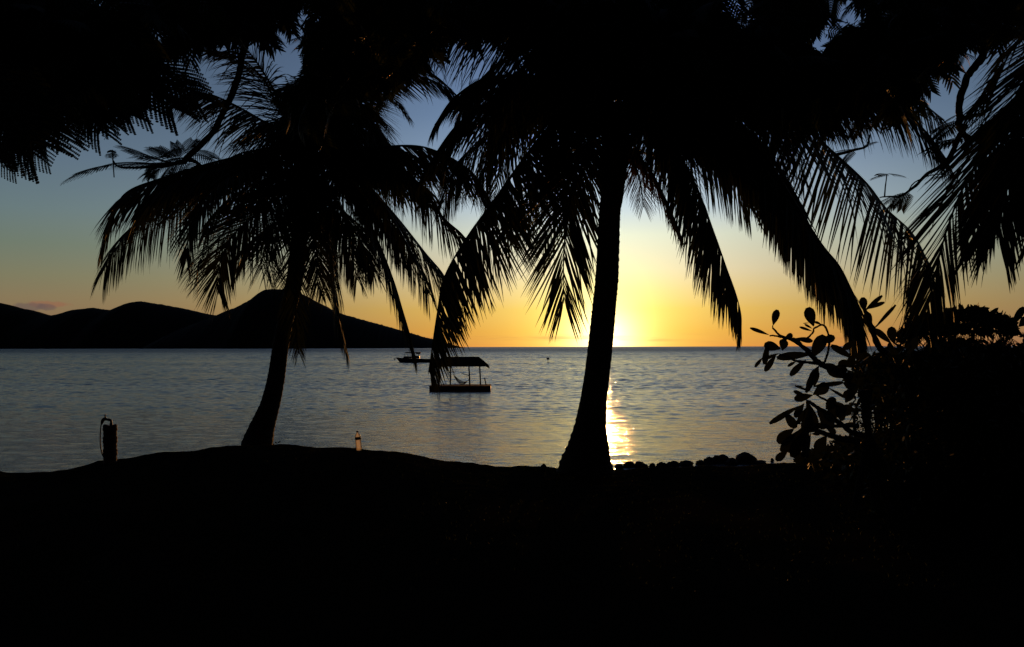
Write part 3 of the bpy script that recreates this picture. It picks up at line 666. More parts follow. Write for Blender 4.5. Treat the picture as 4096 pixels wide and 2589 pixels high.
# left tree
ft = root('flame_tree', (-8.8, 7.5, ground_z(-8.8, 7.5)), 'feathery leaved tree overhanging the top left corner with one bare crooked branch', 'tree', 'feathery trees overhead')
mb = MB(); base = np.array([-8.8, 7.5, float(ground_z(-8.8, 7.5)) - .2])
C = spline([base, base + [.1, .1, 1.6], base + [.6, .6, 3.4], base + [1.6, 1.6, 5.4]], 40); mb.tube(C, np.linspace(.34, .18, 40) * rng.uniform(.96, 1.04, 40), 14)
mb.out('trunk', MT['branch'], ft, True)
mb = MB()
top = (W(-200, -600, 8.5))
limb(mb, [(-1650, -300, 8.4), (-900, -420, 8.0), (-200, -250, 7.6), (250, 80, 7.3), (420, 240, 7.2)], .14, .03, 60)
limb(mb, [(-1000, -420, 8.4), (0, -560, 9.0), (700, -400, 10.0), (1010, -60, 10.6), (975, 220, 10.8), (930, 380, 10.8), (850, 530, 10.8), (765, 610, 10.8), (735, 650, 10.8)], .075, .034, 80)
limb(mb, [(735, 650, 10.8), (690, 660, 10.8), (600, 668, 10.8), (490, 672, 10.8), (456, 645, 10.8)], .028, .010, 24)
limb(mb, [(740, 640, 10.8), (775, 640, 10.8), (810, 665, 10.8)], .026, .016, 10)
limb(mb, [(720, 655, 10.8), (690, 655, 10.8), (640, 640, 10.8), (560, 610, 10.8)], .018, .006, 14)
limb(mb, [(-300, -500, 7.8), (-300, 0, 7.0), (-60, 300, 6.4), (60, 420, 6.2)], .07, .012, 40)
limb(mb, [(400, -380, 9.2), (1000, -200, 9.8), (1500, 0, 10.2), (1800, 250, 10.4)], .09, .02, 40)
mb.out('branches', MT['branch'], ft, True)
mb = MB()
fill_leaves(mb, [(-100, -40), (860, -40), (600, 60), (500, 150), (470, 300), (400, 350), (240, 350), (120, 380), (-100, 400)], 620, (6.2, 9.5), (.30, .50))
fill_leaves(mb, [(480, -60), (1400, -60), (1400, 90), (1000, 100), (760, 120), (640, 170), (560, 260), (480, 230)], 330, (8, 11), (.32, .5))
fill_leaves(mb, [(1250, -60), (2300, -60), (2200, 110), (1750, 120), (1720, 330), (1500, 330), (1300, 420), (1200, 560), (1150, 300), (1240, 100)], 620, (8.5, 12), (.32, .5))
def leaf_at(mb, a, b, d0, d1, tpl, bend=.5, up=(0, -1, .15), tw=0.0):
    A, B = W(*a, d0), W(*b, d1); place_leaf(mb, A, B - A, np.array(up, float), float(np.linalg.norm(B - A)), tpl, bend, tw)
# the big spray low at the left edge, then the ragged fringe of single leaves
leaf_at(mb, (30, 330), (125, 520), 5.3, 5.2, TPB, .1)
leaf_at(mb, (80, 330), (175, 500), 5.3, 5.2, TPB, .1)
leaf_at(mb, (0, 400), (60, 560), 5.5, 5.4, TPB, .1)
leaf_at(mb, (-110, 260), (100, 540), 5.2, 5.0, TPL[0], .1)
leaf_at(mb, (-60, 340), (50, 560), 5.4, 5.3, TPL[0], .1)
leaf_at(mb, (-10, 230), (150, 470), 5.5, 5.4, TPL[1], .1)
leaf_at(mb, (-160, 440), (0, 590), 5.6, 5.6, TPL[0], .2)
for a, b in [((300, 330), (375, 490)), ((260, 320), (345, 455)), ((370, 340), (430, 450)), ((420, 300), (500, 400)), ((430, 270), (560, 400)), ((470, 330), (470, 430)), ((200, 330), (290, 420)), ((250, 310), (420, 430)),
             ((480, 200), (668, 385)), ((440, 220), (565, 330)), ((500, 240), (765, 335)), ((560, 190), (720, 300)), ((540, 250), (640, 330)), ((160, 330), (210, 430)), ((330, 330), (500, 420)), ((500, 330), (540, 400)), ((120, 300), (240, 470))]:
    leaf_at(mb, a, b, 7.2, 7.0, random.choice(TPL), .3, up=(random.gauss(0, .5), -1, random.uniform(-.2, .9)))
fill_leaves(mb, [(1180, 0), (2000, 0), (1980, 480), (1750, 560), (1150, 640), (1160, 200)], 170, (13, 16), (.4, .6))
# sprays on the bare branch
for a, b in [((620, 650), (520, 590)), ((680, 640), (600, 585)), ((700, 640), (640, 575)), ((720, 640), (700, 580)), ((640, 665), (470, 632)), ((650, 640), (560, 620)), ((600, 670), (610, 700)), ((680, 650), (590, 695)), ((700, 655), (650, 715)),
             ((740, 640), (700, 700)), ((760, 610), (855, 625)), ((730, 600), (690, 590)), ((800, 655), (720, 690)), ((740, 620), (780, 560)), ((460, 660), (305, 672)), ((690, 660), (600, 640)), ((630, 640), (650, 600)), ((780, 640), (690, 620)), ((450, 640), (455, 600))]:
    leaf_at(mb, a, b, 10.8, 10.8 + random.uniform(-.2, .2), random.choice(TLO), .3, up=(random.gauss(0, .3), -.5, 1))
    leaf_at(mb, (a[0] + 8, a[1] - 6), (b[0] + random.uniform(-20, 20), b[1] + random.uniform(-16, 16)), 10.8, 10.6, random.choice(TPL), .3, up=(random.gauss(0, .3), -.3, 1))
mb.out('foliage', MT['flame'], ft)
mb = MB()      # old pods and bare stalks hanging under the leaves
for a, b, c in [((385, 440), (395, 520), (372, 565)), ((420, 470), (425, 540), (418, 560)), ((455, 420), (480, 470), (505, 530)), ((500, 440), (530, 500), (532, 525)), ((345, 450), (350, 500), (312, 515)), ((300, 400), (290, 440), (265, 455)), ((330, 440), (325, 475), (310, 488))]:
    mb.tube(spline([W(*a, 7.1), W(*b, 7.1), W(*c, 7.1)], 8), np.linspace(.004, .002, 8), 4, cap=False)
mb.out('bare_stalks', MT['branch'], ft); mb = MB()
mb.tube(spline([W(452, 600, 10.8), W(454, 650, 10.8), W(458, 710, 10.8)], 6), .007, 5)
mb.tube(spline([W(430, 610, 10.8), W(446, 604, 10.8), W(466, 612, 10.8)], 6), [.008, .013, .014, .014, .012, .006], 5)
mb.out('twig_end', MT['branch'], ft)

# right tree
ft2 = root('flame_tree', (8.9, 10.2, ground_z(8.9, 10.2)), 'feathery leaved tree closing the top right, its bent bare branch against the sky', 'tree', 'feathery trees overhead')
mb = MB(); base = np.array([8.9, 10.2, float(ground_z(8.9, 10.2)) - .2])
C = spline([base, base + [-.1, 0, 1.6], base + [-.5, .1, 3.6], base + [-1.4, .2, 6.0]], 40); mb.tube(C, np.linspace(.32, .17, 40) * rng.uniform(.96, 1.04, 40), 14)
mb.out('trunk', MT['branch'], ft2, True)
mb = MB()
limb(mb, [(4600, -300, 10.3), (4250, -200, 10.2), (3980, 0, 10.0), (3945, 180, 10.0), (3930, 240, 10.0), (3870, 310, 10.0), (3845, 380, 10.0), (3838, 450, 10.0), (3860, 520, 10.0), (3885, 560, 10.0)], .075, .034, 90)
limb(mb, [(3862, 500, 10.0), (3840, 550, 10.0), (3790, 640, 10.0), (3700, 710, 10.0), (3640, 760, 10.0), (3590, 785, 10.0), (3520, 790, 10.0)], .036, .006, 40)
limb(mb, [(3540, 790, 10.0), (3543, 740, 10.0), (3549, 695, 10.0)], .009, .006, 10)
limb(mb, [(3855, 475, 10.0), (3940, 450, 10.0), (3990, 410, 10.0), (4060, 330, 10.0)], .024, .012, 20)
limb(mb, [(3770, 700, 10.0), (3850, 620, 10.0), (3890, 560, 10.0)], .014, .02, 12)
limb(mb, [(3635, 765, 10.0), (3660, 730, 10.0), (3730, 700, 10.0), (3800, 700, 10.0)], .007, .005, 14)
limb(mb, [(3350, 620, 11.0), (3420, 600, 11.0), (3470, 585, 11.0), (3480, 540, 11.0)], .02, .012, 12)
limb(mb, [(4500, -300, 10.3), (3900, -250, 10.6), (3300, -150, 11.0), (2800, -60, 11.4), (2400, 40, 11.6)], .13, .04, 60)
mb.out('branches', MT['branch'], ft2, True)
mb = MB()
fill_leaves(mb, [(2000, -60), (4200, -60), (4200, 100), (3960, 130), (3850, 120), (3800, 300), (3760, 420), (3500, 400), (3200, 420), (2900, 330), (2600, 330), (2250, 380), (2150, 200), (2000, 80)], 1250, (8.5, 13), (.34, .55))
fill_leaves(mb, [(3100, 150), (3760, 150), (3740, 380), (3400, 480), (3050, 420)], 330, (11, 14), (.34, .55))
fill_leaves(mb, [(1900, -60), (3700, -60), (3600, 300), (3300, 420), (2900, 430), (2600, 400), (2250, 370), (2000, 330)], 560, (13, 16.5), (.4, .65))
for a, b in [((3840, 455), (3770, 480)), ((3845, 480), (3735, 505)), ((3840, 490), (3750, 530)), ((3880, 545), (3720, 570)), ((3850, 560), (3740, 580)), ((3890, 560), (3760, 545)), ((3620, 775), (3540, 800)), ((3640, 770), (3560, 815)), ((3600, 785), (3575, 820)),
             ((3635, 765), (3610, 820)), ((3630, 770), (3520, 790)), ((3760, 700), (3700, 720)), ((3800, 700), (3740, 705)), ((3549, 697), (3490, 705)), ((3549, 697), (3620, 692)), ((3549, 697), (3520, 688)), ((3900, 560), (3950, 540)), ((3800, 200), (3870, 260)), ((3850, 220), (3830, 265)),
             ((3960, 100), (4040, 150)), ((3980, 110), (3970, 160)), ((3420, 600), (3370, 640)), ((3440, 600), (3350, 590)), ((3450, 590), (3500, 560))]:
    leaf_at(mb, a, b, 10.0, 10.0 + random.uniform(-.2, .2), random.choice(TLO), .35, up=(random.gauss(0, .3), -.4, 1))
mb.out('foliage', MT['flame'], ft2)

# ------------------------------------------------------------------ shrubs at the right
LEAFP = [.10, .42, .76, .97, 1.05, .92, .38]
def bleaf(mb, bx, by, tx, ty, w, d):
    A = W(bx, by, d); B = W(tx, ty, d + random.uniform(-.06, .06)); v = B - A
    side = np.cross(v / np.linalg.norm(v), [0, 1, 0]); side = side + np.array([0, random.uniform(-.35, .35), 0])
    Ln = np.array([np.linalg.norm(v)])
    V, F_ = strips(A[None], v[None], side[None], Ln, np.array([w * 1.12 / FPX * d]), LEAFP, np.array([.08]), .01)
    V = V.copy(); mb.add(V, F_)
bs = root('broad_leaf_shrub', (5.1*.42, 7.4, ground_z(2.2, 7.4)), 'shrub with big paddle shaped leaves on crooked twigs, standing before the sea', 'shrub')
DB = 7.6
def A_(x, y): return 2980 + x * .23, 1200 + y * .23
def B2(x, y): return 3040 + x * .2628, 1480 + y * .2628
def C_(x, y): return 3440 + x * .276, 1180 + y * .276
mb = MB()
def blimb(fn, pts, r0, r1, n=24):
    P = spline([W(*fn(*p), DB) for p in pts], n) + np.stack([np.convolve(rng.normal(0, 1, n + 4), np.ones(5) / 5, 'valid') for _ in range(3)], 1) * .0035
    mb.tube(P, np.linspace(r0, r1, n) * rng.uniform(.88, 1.15, n), 8)
blimb(A_, [(480, 490), (600, 610), (700, 660), (820, 700), (950, 770), (1080, 880), (1180, 990), (1300, 1100), (1450, 1180), (1650, 1280), (1850, 1360)], .007, .034, 60)
blimb(A_, [(430, 620), (570, 630), (680, 660)], .006, .009)
blimb(A_, [(490, 440), (483, 500)], .004, .006, 6)
blimb(A_, [(1040, 700), (1130, 620), (1190, 550), (1195, 500), (1250, 470), (1330, 435), (1400, 480), (1450, 600), (1470, 740), (1440, 900), (1400, 1050), (1370, 1120)], .007, .011, 60)
blimb(A_, [(600, 950), (760, 1010), (880, 1060), (1050, 1085), (1200, 1100), (1320, 1120)], .008, .015)
blimb(B2, [(740, 480), (850, 560), (1000, 640), (1130, 750), (1250, 830), (1400, 950), (1600, 1000)], .014, .026)
blimb(B2, [(860, 380), (1000, 460), (1080, 510), (1200, 560)], .008, .012)
blimb(B2, [(820, 910), (1100, 1010), (1300, 1060), (1500, 1090)], .018, .030)
blimb(B2, [(980, 1310), (1060, 1170), (1130, 1080)], .005, .006)
blimb(B2, [(1110, 1070), (1180, 1110), (1240, 1150)], .007, .007)
blimb(B2, [(650, 860), (1000, 860), (1250, 850), (1500, 850)], .012, .018)
blimb(B2, [(720, 460), (720, 700), (700, 950), (680, 1330)], .012, .03)
blimb(B2, [(740, 520), (790, 620)], .003, .003, 6); blimb(B2, [(1440, 900), (1460, 1040)], .003, .002, 6); blimb(B2, [(1460, 910), (1530, 1030)], .004, .003, 6); blimb(B2, [(1480, 900), (1570, 1000)], .003, .003, 6)
blimb(C_, [(380, 860), (260, 720), (190, 560), (140, 400), (80, 240), (30, 120)], .030, .014, 30)
blimb(C_, [(180, 520), (330, 350), (440, 240), (510, 140)], .006, .003, 16)
blimb(C_, [(600, 760), (500, 700), (430, 640)], .012, .006, 10)
# the main stems down to the ground
for x, y in ((3500, 1980), (3560, 1990), (3640, 2000), (3420, 1960)):
    P = spline([W(3440 + random.uniform(-30, 60), 1560, DB), W(3470, 1720, DB), W(x, y + 60, DB)], 16); mb.tube(P, np.linspace(.022, .034, 16), 8)
mb.out('stems', MT['branch'], bs, True)
mb = MB()
for q in [(490,440,560,170,112),(420,610,90,485,62),(1195,460,1090,130,165),(1330,430,1210,370,44),(1120,400,1010,405,15),(1170,500,1040,420,36),(1170,545,950,465,42),(700,650,830,610,90),(650,880,690,680,140),
          (620,850,335,770,150),(870,670,1180,710,85),(1000,760,830,650,40),(400,740,335,1125,100),(600,930,300,1030,62),(310,1000,165,1162,55),(540,960,335,1235,95),(1190,940,555,985,125),(1160,1020,1370,610,190),(1320,740,1560,640,125),
          (890,1070,740,1150,50),(1060,1040,778,1312,100),(1280,1150,1150,1400,120),(1230,1200,1075,1530,90),(1720,1410,1190,1490,52),(1060,1500,860,1495,22),(1900,1030,1500,780,105),(1890,1130,1620,1085,130),(1800,1350,1430,1200,160),
          (1700,1440,1860,1490,120),(1950,700,1700,850,100),(1350,1110,1600,1180,90),(1500,1190,1760,1180,110),(1180,900,930,760,50),(760,640,640,720,60),(1580,1260,1780,1200,90)]:
    a = A_(q[0], q[1]); b = A_(q[2], q[3]); bleaf(mb, *a, *b, q[4] * .23, DB)
for q in [(880,0,690,345,80),(820,270,860,0,90),(820,260,1270,180,60),(805,375,1045,225,160),(800,340,530,240,32),(700,400,510,320,58),(800,385,520,440,115),(1030,270,1320,430,44),(1080,520,1110,405,80),(620,540,130,800,78),(370,640,545,885,120),
          (670,510,525,720,95),(690,580,560,830,60),(660,775,580,775,25),(655,835,560,800,22),(510,900,250,1090,150),(570,930,310,1240,130),(730,500,800,950,200),(700,600,690,1000,130),(1000,600,1130,420,120),(1080,480,1250,680,220),(1000,500,1200,700,160),
          (890,650,1110,860,200),(1010,1000,850,1245,180),(780,975,915,970,50),(420,1230,235,1372,100),(690,900,480,1330,170),(640,880,430,1260,170),(770,950,690,1310,60),(570,1200,600,1400,120),(770,1250,930,1325,45),(1200,560,1400,640,160),(1150,650,1300,720,140),
          (680,860,900,880,120),(840,820,1010,870,90),(1000,880,1160,950,90),(1240,840,1450,810,50),(1050,1080,1300,1130,60),(640,1000,520,1120,120),(560,1080,500,1300,140),(860,560,1000,740,120),(1250,420,1340,330,80),(1300,500,1400,300,150),(1330,350,1480,250,160),(1290,170,1420,240,150)]:
    a = B2(q[0], q[1]); b = B2(q[2], q[3]); bleaf(mb, *a, *b, q[4] * .2628, DB + random.uniform(-.15, .15))
for q in [(60,240,320,5,62),(90,210,355,98,52),(200,500,515,140,46),(60,240,40,35,100),(460,710,215,490,85),(500,700,440,465,145),(150,500,90,250,120),(220,640,150,420,90),(300,800,200,600,90),(700,860,820,620,110),(640,780,740,720,60),(560,860,440,800,90)]:
    a = C_(q[0], q[1]); b = C_(q[2], q[3]); bleaf(mb, *a, *b, q[4] * .276, DB)
mb.out('leaves', MT['bigleaf'], bs)

def leafcloud(mb, poly, n, dr, size, wr=.45, holes=(), up=0.2):
    xs_ = [p[0] for p in poly]; ys_ = [p[1] for p in poly]; P = []
    while len(P) < n:
        x = random.uniform(min(xs_), max(xs_)); y = random.uniform(min(ys_), max(ys_))
        if inpoly(x, y, poly) and not any(((x - a) / c) ** 2 + ((y - b) / e) ** 2 < 1 for a, b, c, e in holes): P.append(W(x, y, random.uniform(*dr)))
    P = np.array(P); Dv = rng.normal(0, 1, (n, 3)); Dv[:, 2] += up; Av = rng.normal(0, 1, (n, 3)); Ln = rng.uniform(size * .6, size * 1.3, n)
    V, F_ = strips(P, Dv, Av, Ln, Ln * wr, [.15, .85, 1, .7, .1], .2); mb.add(V, F_)
# small leaved bush, airy on top
sb = root('small_leaf_bush', W(3850, 1900, 10.4), 'airy small leaved bush whose flat top crosses the horizon at the right edge', 'shrub')
sb.location.z = float(ground_z(sb.location.x, sb.location.y))
topP = [C_(*p) for p in [(560,560),(690,430),(760,330),(900,320),(1130,300),(1300,230),(1500,215),(1700,190),(1790,215),(1850,270),(1900,225),(1960,280),(2100,340),(2190,350),(2230,420),(2290,520),(2200,580),(2060,640),(1950,560),(1800,600),(1600,540),(1300,580),(1000,600),(700,620),(600,640)]]
mb = MB()
hs_ = 1.0
holes = [(*C_(1510,420), 14, 14), (*C_(1770,450), 22, 12), (*C_(1600,540), 12, 10), (*C_(1970,520), 22, 16), (*C_(2170,480), 12, 10), (*C_(1410,450), 8, 8), (*C_(1050,560), 16, 12), (*C_(820,490), 6, 12)]
leafcloud(mb, topP, 2600, (9.6, 11.0), .075, .5, holes)
leafcloud(mb, [C_(*p) for p in [(540,560),(690,520),(760,640),(700,720),(560,700)]], 160, (9.6, 10.4), .07, .45)
leafcloud(mb, [B2(*p) for p in [(1400,420),(1720,430),(1860,560),(2050,800),(2200,1000),(2000,1040),(1750,1000),(1560,880),(1380,760),(1380,600)]], 330, (9.0, 10.2), .05, .5)
bleaf(mb, *C_(1840,250), *C_(2150,400), 26, 9.6); bleaf(mb, *C_(2200,440), *C_(2377,175), 28, 8.6); bleaf(mb, *C_(2300,460), *C_(2420,330), 30, 8.6); bleaf(mb, *C_(2380,590), *C_(2310,610), 9, 8.6); bleaf(mb, *C_(2180,600), *C_(2300,500), 30, 8.6)
bleaf(mb, *C_(1700,640), *C_(1870,700), 10, 9.6)
mb.out('leaves', MT['smallleaf'], sb)
mb = MB()
for i in range(150):
    x0 = random.uniform(600, 2250); y1 = random.uniform(300, 600); d = random.uniform(9.6, 10.8)
    px_ = random.choice((3600, 3760, 3900, 4020)); d = 10.2 + random.uniform(-.3, .3)
    p = [W(px_ - 12, 1470, 10.24), W(*C_(x0 + random.uniform(-150, 150), 780), d), W(*C_(x0 + random.uniform(-60, 60), 640), d), W(*C_(x0 + random.uniform(-90, 90), y1), d)]
    mb.tube(spline(p, 12), np.linspace(.007, .003, 12), 4, cap=False)
for i in range(26):
    x0 = random.uniform(1300, 2100); y0 = random.uniform(500, 1000); d = random.uniform(9, 10)
    a = random.uniform(0, 3.14); p = [W(3612, 1650, 10.33), W(*B2(x0, y0), d), W(*B2(x0 + 60 * math.cos(a), y0 + 60 * math.sin(a) + 10), d), W(*B2(x0 + 130 * math.cos(a + .3), y0 + 130 * math.sin(a + .3)), d)]
    mb.tube(spline(p, 12), .004, 4, cap=False)
for px in (3600, 3760, 3900, 4020):
    mb.tube(spline([W(px - 30, 1390, 10.2), W(px, 1550, 10.3), W(px + 30, 1960, 10.4)], 14), np.linspace(.018, .04, 14), 8)
mb.out('stems', MT['branch'], sb, True)
# the dense thicket behind and below
th = root('dense_thicket', W(3850, 1900, 12.0), 'solid dark thicket filling the lower right down to the ground', 'shrub')
th.location.z = float(ground_z(th.location.x, th.location.y))
mb = MB()
P1 = [C_(*p) for p in [(0,900),(150,930),(250,915),(330,860),(450,800),(560,890),(780,890),(900,870),(980,850),(1060,770),(1100,720),(1300,725),(1500,705),(1740,700),(1770,800),(1850,790),(2050,700),(2080,820),(2200,865),(2290,850),(2300,760),(2400,700),(2600,700)]]
P1 += [(4400, 2050), (3500, 2050), (3300, 1880), (3200, 1850), (3250, 1815), (3330, 1800), (3390, 1760), (3460, 1750), (3540, 1700), (3500, 1620), (3440, 1560), (3420, 1520), (3400, 1480)]
hol = [(*B2(1480, 650), 44, 50), (*B2(1600, 450), 26, 16), (*B2(1640, 700), 36, 50), (*B2(1790, 740), 26, 40), (*B2(1880, 880), 40, 24), (*B2(2040, 860), 14, 16), (*B2(1340, 60), 26, 14), (*B2(1600, 10), 14, 12), (*B2(1300, 800), 40, 18), (*B2(1500, 990), 26, 18)]
leafcloud(mb, P1, 20000, (10.4, 14.5), .13, .55, [(a, b, c * 1.35, e * 1.35) for a, b, c, e in hol])
leafcloud(mb, P1, 5000, (8.2, 10.0), .10, .5, [(a, b, c * 1.5, e * 1.5) for a, b, c, e in hol])
mb.out('leaves', MT['smallleaf'], th)
mb = MB()
for i in range(60):
    x = random.uniform(3450, 4300); d = random.uniform(11, 14)
    b0 = W(x, 1700, d); b0[2] = float(ground_z(b0[0], b0[1])) - .05
    mb.tube(spline([b0, W(x + random.uniform(-60, 60), 1650, d), W(x + random.uniform(-100, 100), random.uniform(1450, 1560), d)], 10), np.linspace(.03, .008, 10), 6)
mb.out('stems', MT['branch'], th, True)

# ------------------------------------------------------------------ shore rocks
rk = [(2979, 1846, 88, 66, 'tallest upright boulder on the waterline, right of the rock row'), (2876, 1846, 84, 50, 'broad knobbly boulder just left of the upright one'), (2925, 1852, 60, 34, 'low flat rock wedged between two bigger boulders'), (2835, 1850, 56, 34, 'rounded rock where the row begins to rise to the boulders'),
      (2800, 1853, 40, 22, 'small dark rock left of the rounded one'), (2745, 1858, 60, 26, 'flat topped rock halfway along the shore row'), (2690, 1860, 52, 26, 'smooth rounded rock midway along the row'), (2650, 1862, 54, 24, 'wide low rock third from the palm trunk'),
      (2608, 1863, 26, 18, 'very small stone beside the wide low rock'), (2560, 1862, 50, 26, 'lumpy rock with the last glitter just beyond it'), (2515, 1862, 50, 30, 'rock nearest the palm trunk touching the sun glitter'), (2577, 1866, 34, 16, 'pebble sized rock in front of the lumpy one'), (2475, 1868, 44, 20, 'rock half hidden by the foot of the thick palm'),
      (2172, 1872, 26, 26, 'pointed little stone on the bank left of the thick palm'), (2115, 1872, 30, 14, 'flat little stone on the bank, farthest left'), (3088, 1842, 14, 18, 'lone pebble beside the shrub at the waterline'), (3040, 1852, 60, 16, 'sunken flat rock between boulder and shrub')]
for i, (px, py, w, h, lab) in enumerate(rk):
    left = px < 2300
    d = 12.2 if left else EYE * FPX / (py - 1388) * .985
    c = W(px, py, d); sx = w / FPX * d / 2; sz = h / FPX * d * .58
    r2 = np.random.default_rng(100 + i); nu, nv = 22, 16; V = []
    ph = r2.uniform(0, 6, 8)
    for v in range(nv):
        t = v / (nv - 1) * math.pi
        for u in range(nu):
            a = u / nu * 2 * math.pi
            x, y, z = math.sin(t) * math.cos(a), math.sin(t) * math.sin(a), math.cos(t)
            k = 1 + .10 * math.sin(3 * x + ph[0]) + .09 * math.sin(4 * y + ph[1] + 2 * z) + .07 * math.sin(7 * z + 5 * x + ph[2]) + .04 * math.sin(11 * x + 9 * y + ph[3]) + r2.normal(0, .035)
            V.append((x * sx * .92 * k * (1 - .12 * z), y * sx * .8 * k, z * sz * k))
    F_ = [[v * nu + u, v * nu + (u + 1) % nu, (v + 1) * nu + (u + 1) % nu, (v + 1) * nu + u] for v in range(nv - 1) for u in range(nu)]
    o = mk('shore_rock', V, np.array(F_), MT['rock'], None, False); o.location = tuple(c)
    tag(o, lab, 'rock', 'rocks along the waterline')

# ------------------------------------------------------------------ water tap on its post
DT = 12.3
tp = root('water_tap', W(440, 1848, DT), 'garden water tap on a short stout post with a red hose hanging from it', 'water tap')
def T_(x, y): return 340 + x * .1708, 1620 + y * .1708
mb = MB(); n = 60; base = W(440, 1856, DT); topz = W(440, 1700, DT)[2]
zz = np.linspace(base[2] - .05, topz, n); kx = 24; a = np.arange(kx) / kx * 6.283
rad = (.090 + .0035 * np.sin(np.arange(n) * 1.1) + .004 * np.sin(np.arange(n) * .37)); rad[-1] = .07; rad[-2] = .085
V = []
for i in range(n):
    for q in a:
        r = rad[i] * (1 + .02 * math.sin(q * 9) + rng.normal(0, .008)) ; top = (.012 * math.sin(q * 2 + 1) if i > n - 4 else 0)
        V.append((base[0] + r * math.cos(q), base[1] + r * math.sin(q), zz[i] + top))
F_ = [[i * kx + j, i * kx + (j + 1) % kx, (i + 1) * kx + (j + 1) % kx, (i + 1) * kx + j] for i in range(n - 1) for j in range(kx)]
e = (n - 1) * kx; V.append((base[0], base[1], topz - .012)); F_ += [[e + j, e + j + 1, e + (j + 2) % kx, n * kx] for j in range(0, kx, 2)]
mk('post', V, np.array(F_), MT['post'], tp, False)
mb = MB(); mb.tube(spline([W(*T_(605, 520), DT), W(*T_(608, 440), DT), W(*T_(606, 375), DT), W(*T_(575, 350), DT), W(*T_(520, 345), DT), W(*T_(465, 335), DT)], 26), .0165, 10)
mb.tube([W(*T_(606, 470), DT), W(*T_(606, 440), DT)], .022, 10); mb.tube([W(*T_(580, 352), DT), W(*T_(550, 348), DT)], .021, 10)
mb.out('pipe', MT['pipe'], tp, True)
mb = MB(); mb.tube(spline([W(*T_(500, 340), DT), W(*T_(450, 330), DT), W(*T_(410, 370), DT), W(*T_(385, 450), DT)], 14), np.array([.020]*4 + [.024]*3 + [.022]*4 + [.016]*3), 10)
mb.tube([W(*T_(470, 330), DT), W(*T_(470, 290), DT), W(*T_(470, 250), DT)], [.017, .012, .006], 8)
tpb = mb.out('spout', MT['tapred'], tp, True)
mb = MB(); c = W(*T_(470, 234), DT); mb.box(c, (.050, .010, .007)); mb.box(c, (.010, .050, .0062)); mb.tube([c + [0, 0, -.012], c + [0, 0, .006]], .007, 8)
mb.out('tap_handle', MT['tapred'], tp)
mb = MB(); mb.tube(spline([W(*T_(p[0], p[1]), DT - .02) for p in [(385, 440), (368, 500), (356, 650), (352, 800), (358, 950), (380, 1090), (410, 1180), (440, 1240)]], 40), .0085, 8)
mb.out('hose', MT['hose'], tp, True)

# ------------------------------------------------------------------ bottle
bl = root('drink_bottle', W(1436, 1812, 12.35), 'clear plastic bottle with dark cap and label band, catching the sun on the bank', 'bottle')
gz = float(ground_z(bl.location.x, bl.location.y)); bl.location.z = gz + .0
bl.rotation_euler = (0, R(-5.5), 0); bl.scale = (.9, .9, .88)
Hb = .308
def lathe(name, prof, m, parent, k=28):
    V = []; F_ = []
    for (r, z) in prof: V += [(r * math.cos(q / k * 6.28318), r * math.sin(q / k * 6.28318), z) for q in range(k)]
    for i in range(len(prof) - 1): F_ += [[i * k + j, i * k + (j + 1) % k, (i + 1) * k + (j + 1) % k, (i + 1) * k + j] for j in range(k)]
    return mk(name, V, np.array(F_), m, parent, True)
lathe('bottle_body', [(.0005, .004), (.030, .003), (.042, .008), (.0455, .025), (.045, .055), (.0435, .062), (.045, .07), (.045, .12), (.0435, .126), (.045, .132), (.045, .20), (.044, .225), (.038, .250), (.026, .272), (.0155, .287), (.0145, .296), (.0005, .297)], MT['bottle'], bl)
lathe('bottle_label', [(.0462, .176), (.0466, .177), (.0466, .218), (.0462, .219)], MT['label'], bl)
lathe('bottle_cap', [(.0005, .316), (.016, .315), (.0175, .312), (.0175, .294), (.0155, .293)], MT['cap'], bl)

# ------------------------------------------------------------------ thatched raft
def Rf(x, y): return 1540 + x * .20764, 1360 + y * .20764
DF, DK = 93.8, 97.6
rf = root('thatched_raft', W(1838, 1566, 95.5), 'flat swimming raft with a shaggy thatched roof on four poles', 'raft')
mb = MB()
fl = W(1717, 1547, DF); fr = W(1960, 1547, DF); h = .55
c = (fl + fr) / 2; wd = 6.5
for i in range(13):
    mb.box((c[0], DF + .16 + i * .33, h + rng.normal(0, .006)), (wd * (1 + rng.uniform(-.004, .004)), .31, .05))
mb.out('deck', MT['plank'], rf)
mb = MB(); mb.box((c[0], DF + .12, .26), (wd - .06, .10, .50)); mb.box((c[0], DF + 4.1, .26), (wd - .06, .1, .5)); mb.box((c[0] - wd / 2 + .08, DF + 2.1, .26), (.10, 3.9, .49)); mb.box((c[0] + wd / 2 - .08, DF + 2.1, .26), (.10, 3.9, .49))
mb.box((c[0] - .8, DF + 2.1, .0), (wd - 1.8, 3.4, .42))
mb.out('float', MT['hull'], rf)
for (b, t, d) in (((1040, 880), (1045, 500), 94.6), ((1255, 862), (1258, 500), 97.0), ((1632, 900), (1612, 500), 94.6), ((1838, 878), (1818, 480), 97.0)):
    p0 = W(*Rf(*b), d); p0[2] = h; p1 = W(*Rf(*t), d); mb = MB(); mb.tube(spline([p0, (p0 + p1) / 2 + [.02, 0, 0], p1 + [0, 0, .15]], 10), np.linspace(.085, .07, 10), 8); mb.out('pole', MT['pole'], rf, True)
p0 = W(*Rf(1945, 885), 96.5); p0[2] = h; p1 = W(*Rf(1918, 735), 96.5); mb = MB(); mb.tube([p0, (p0 + p1) / 2, p1], .065, 8); mb.out('mooring_stake', MT['pole'], rf, True)
p0 = W(*Rf(1470, 636), 95); p1 = W(*Rf(1620, 692), 95); mb = MB(); mb.tube([p0, (p0 + p1) / 2, p1], .035, 6); mb.out('rail', MT['pole'], rf, True)
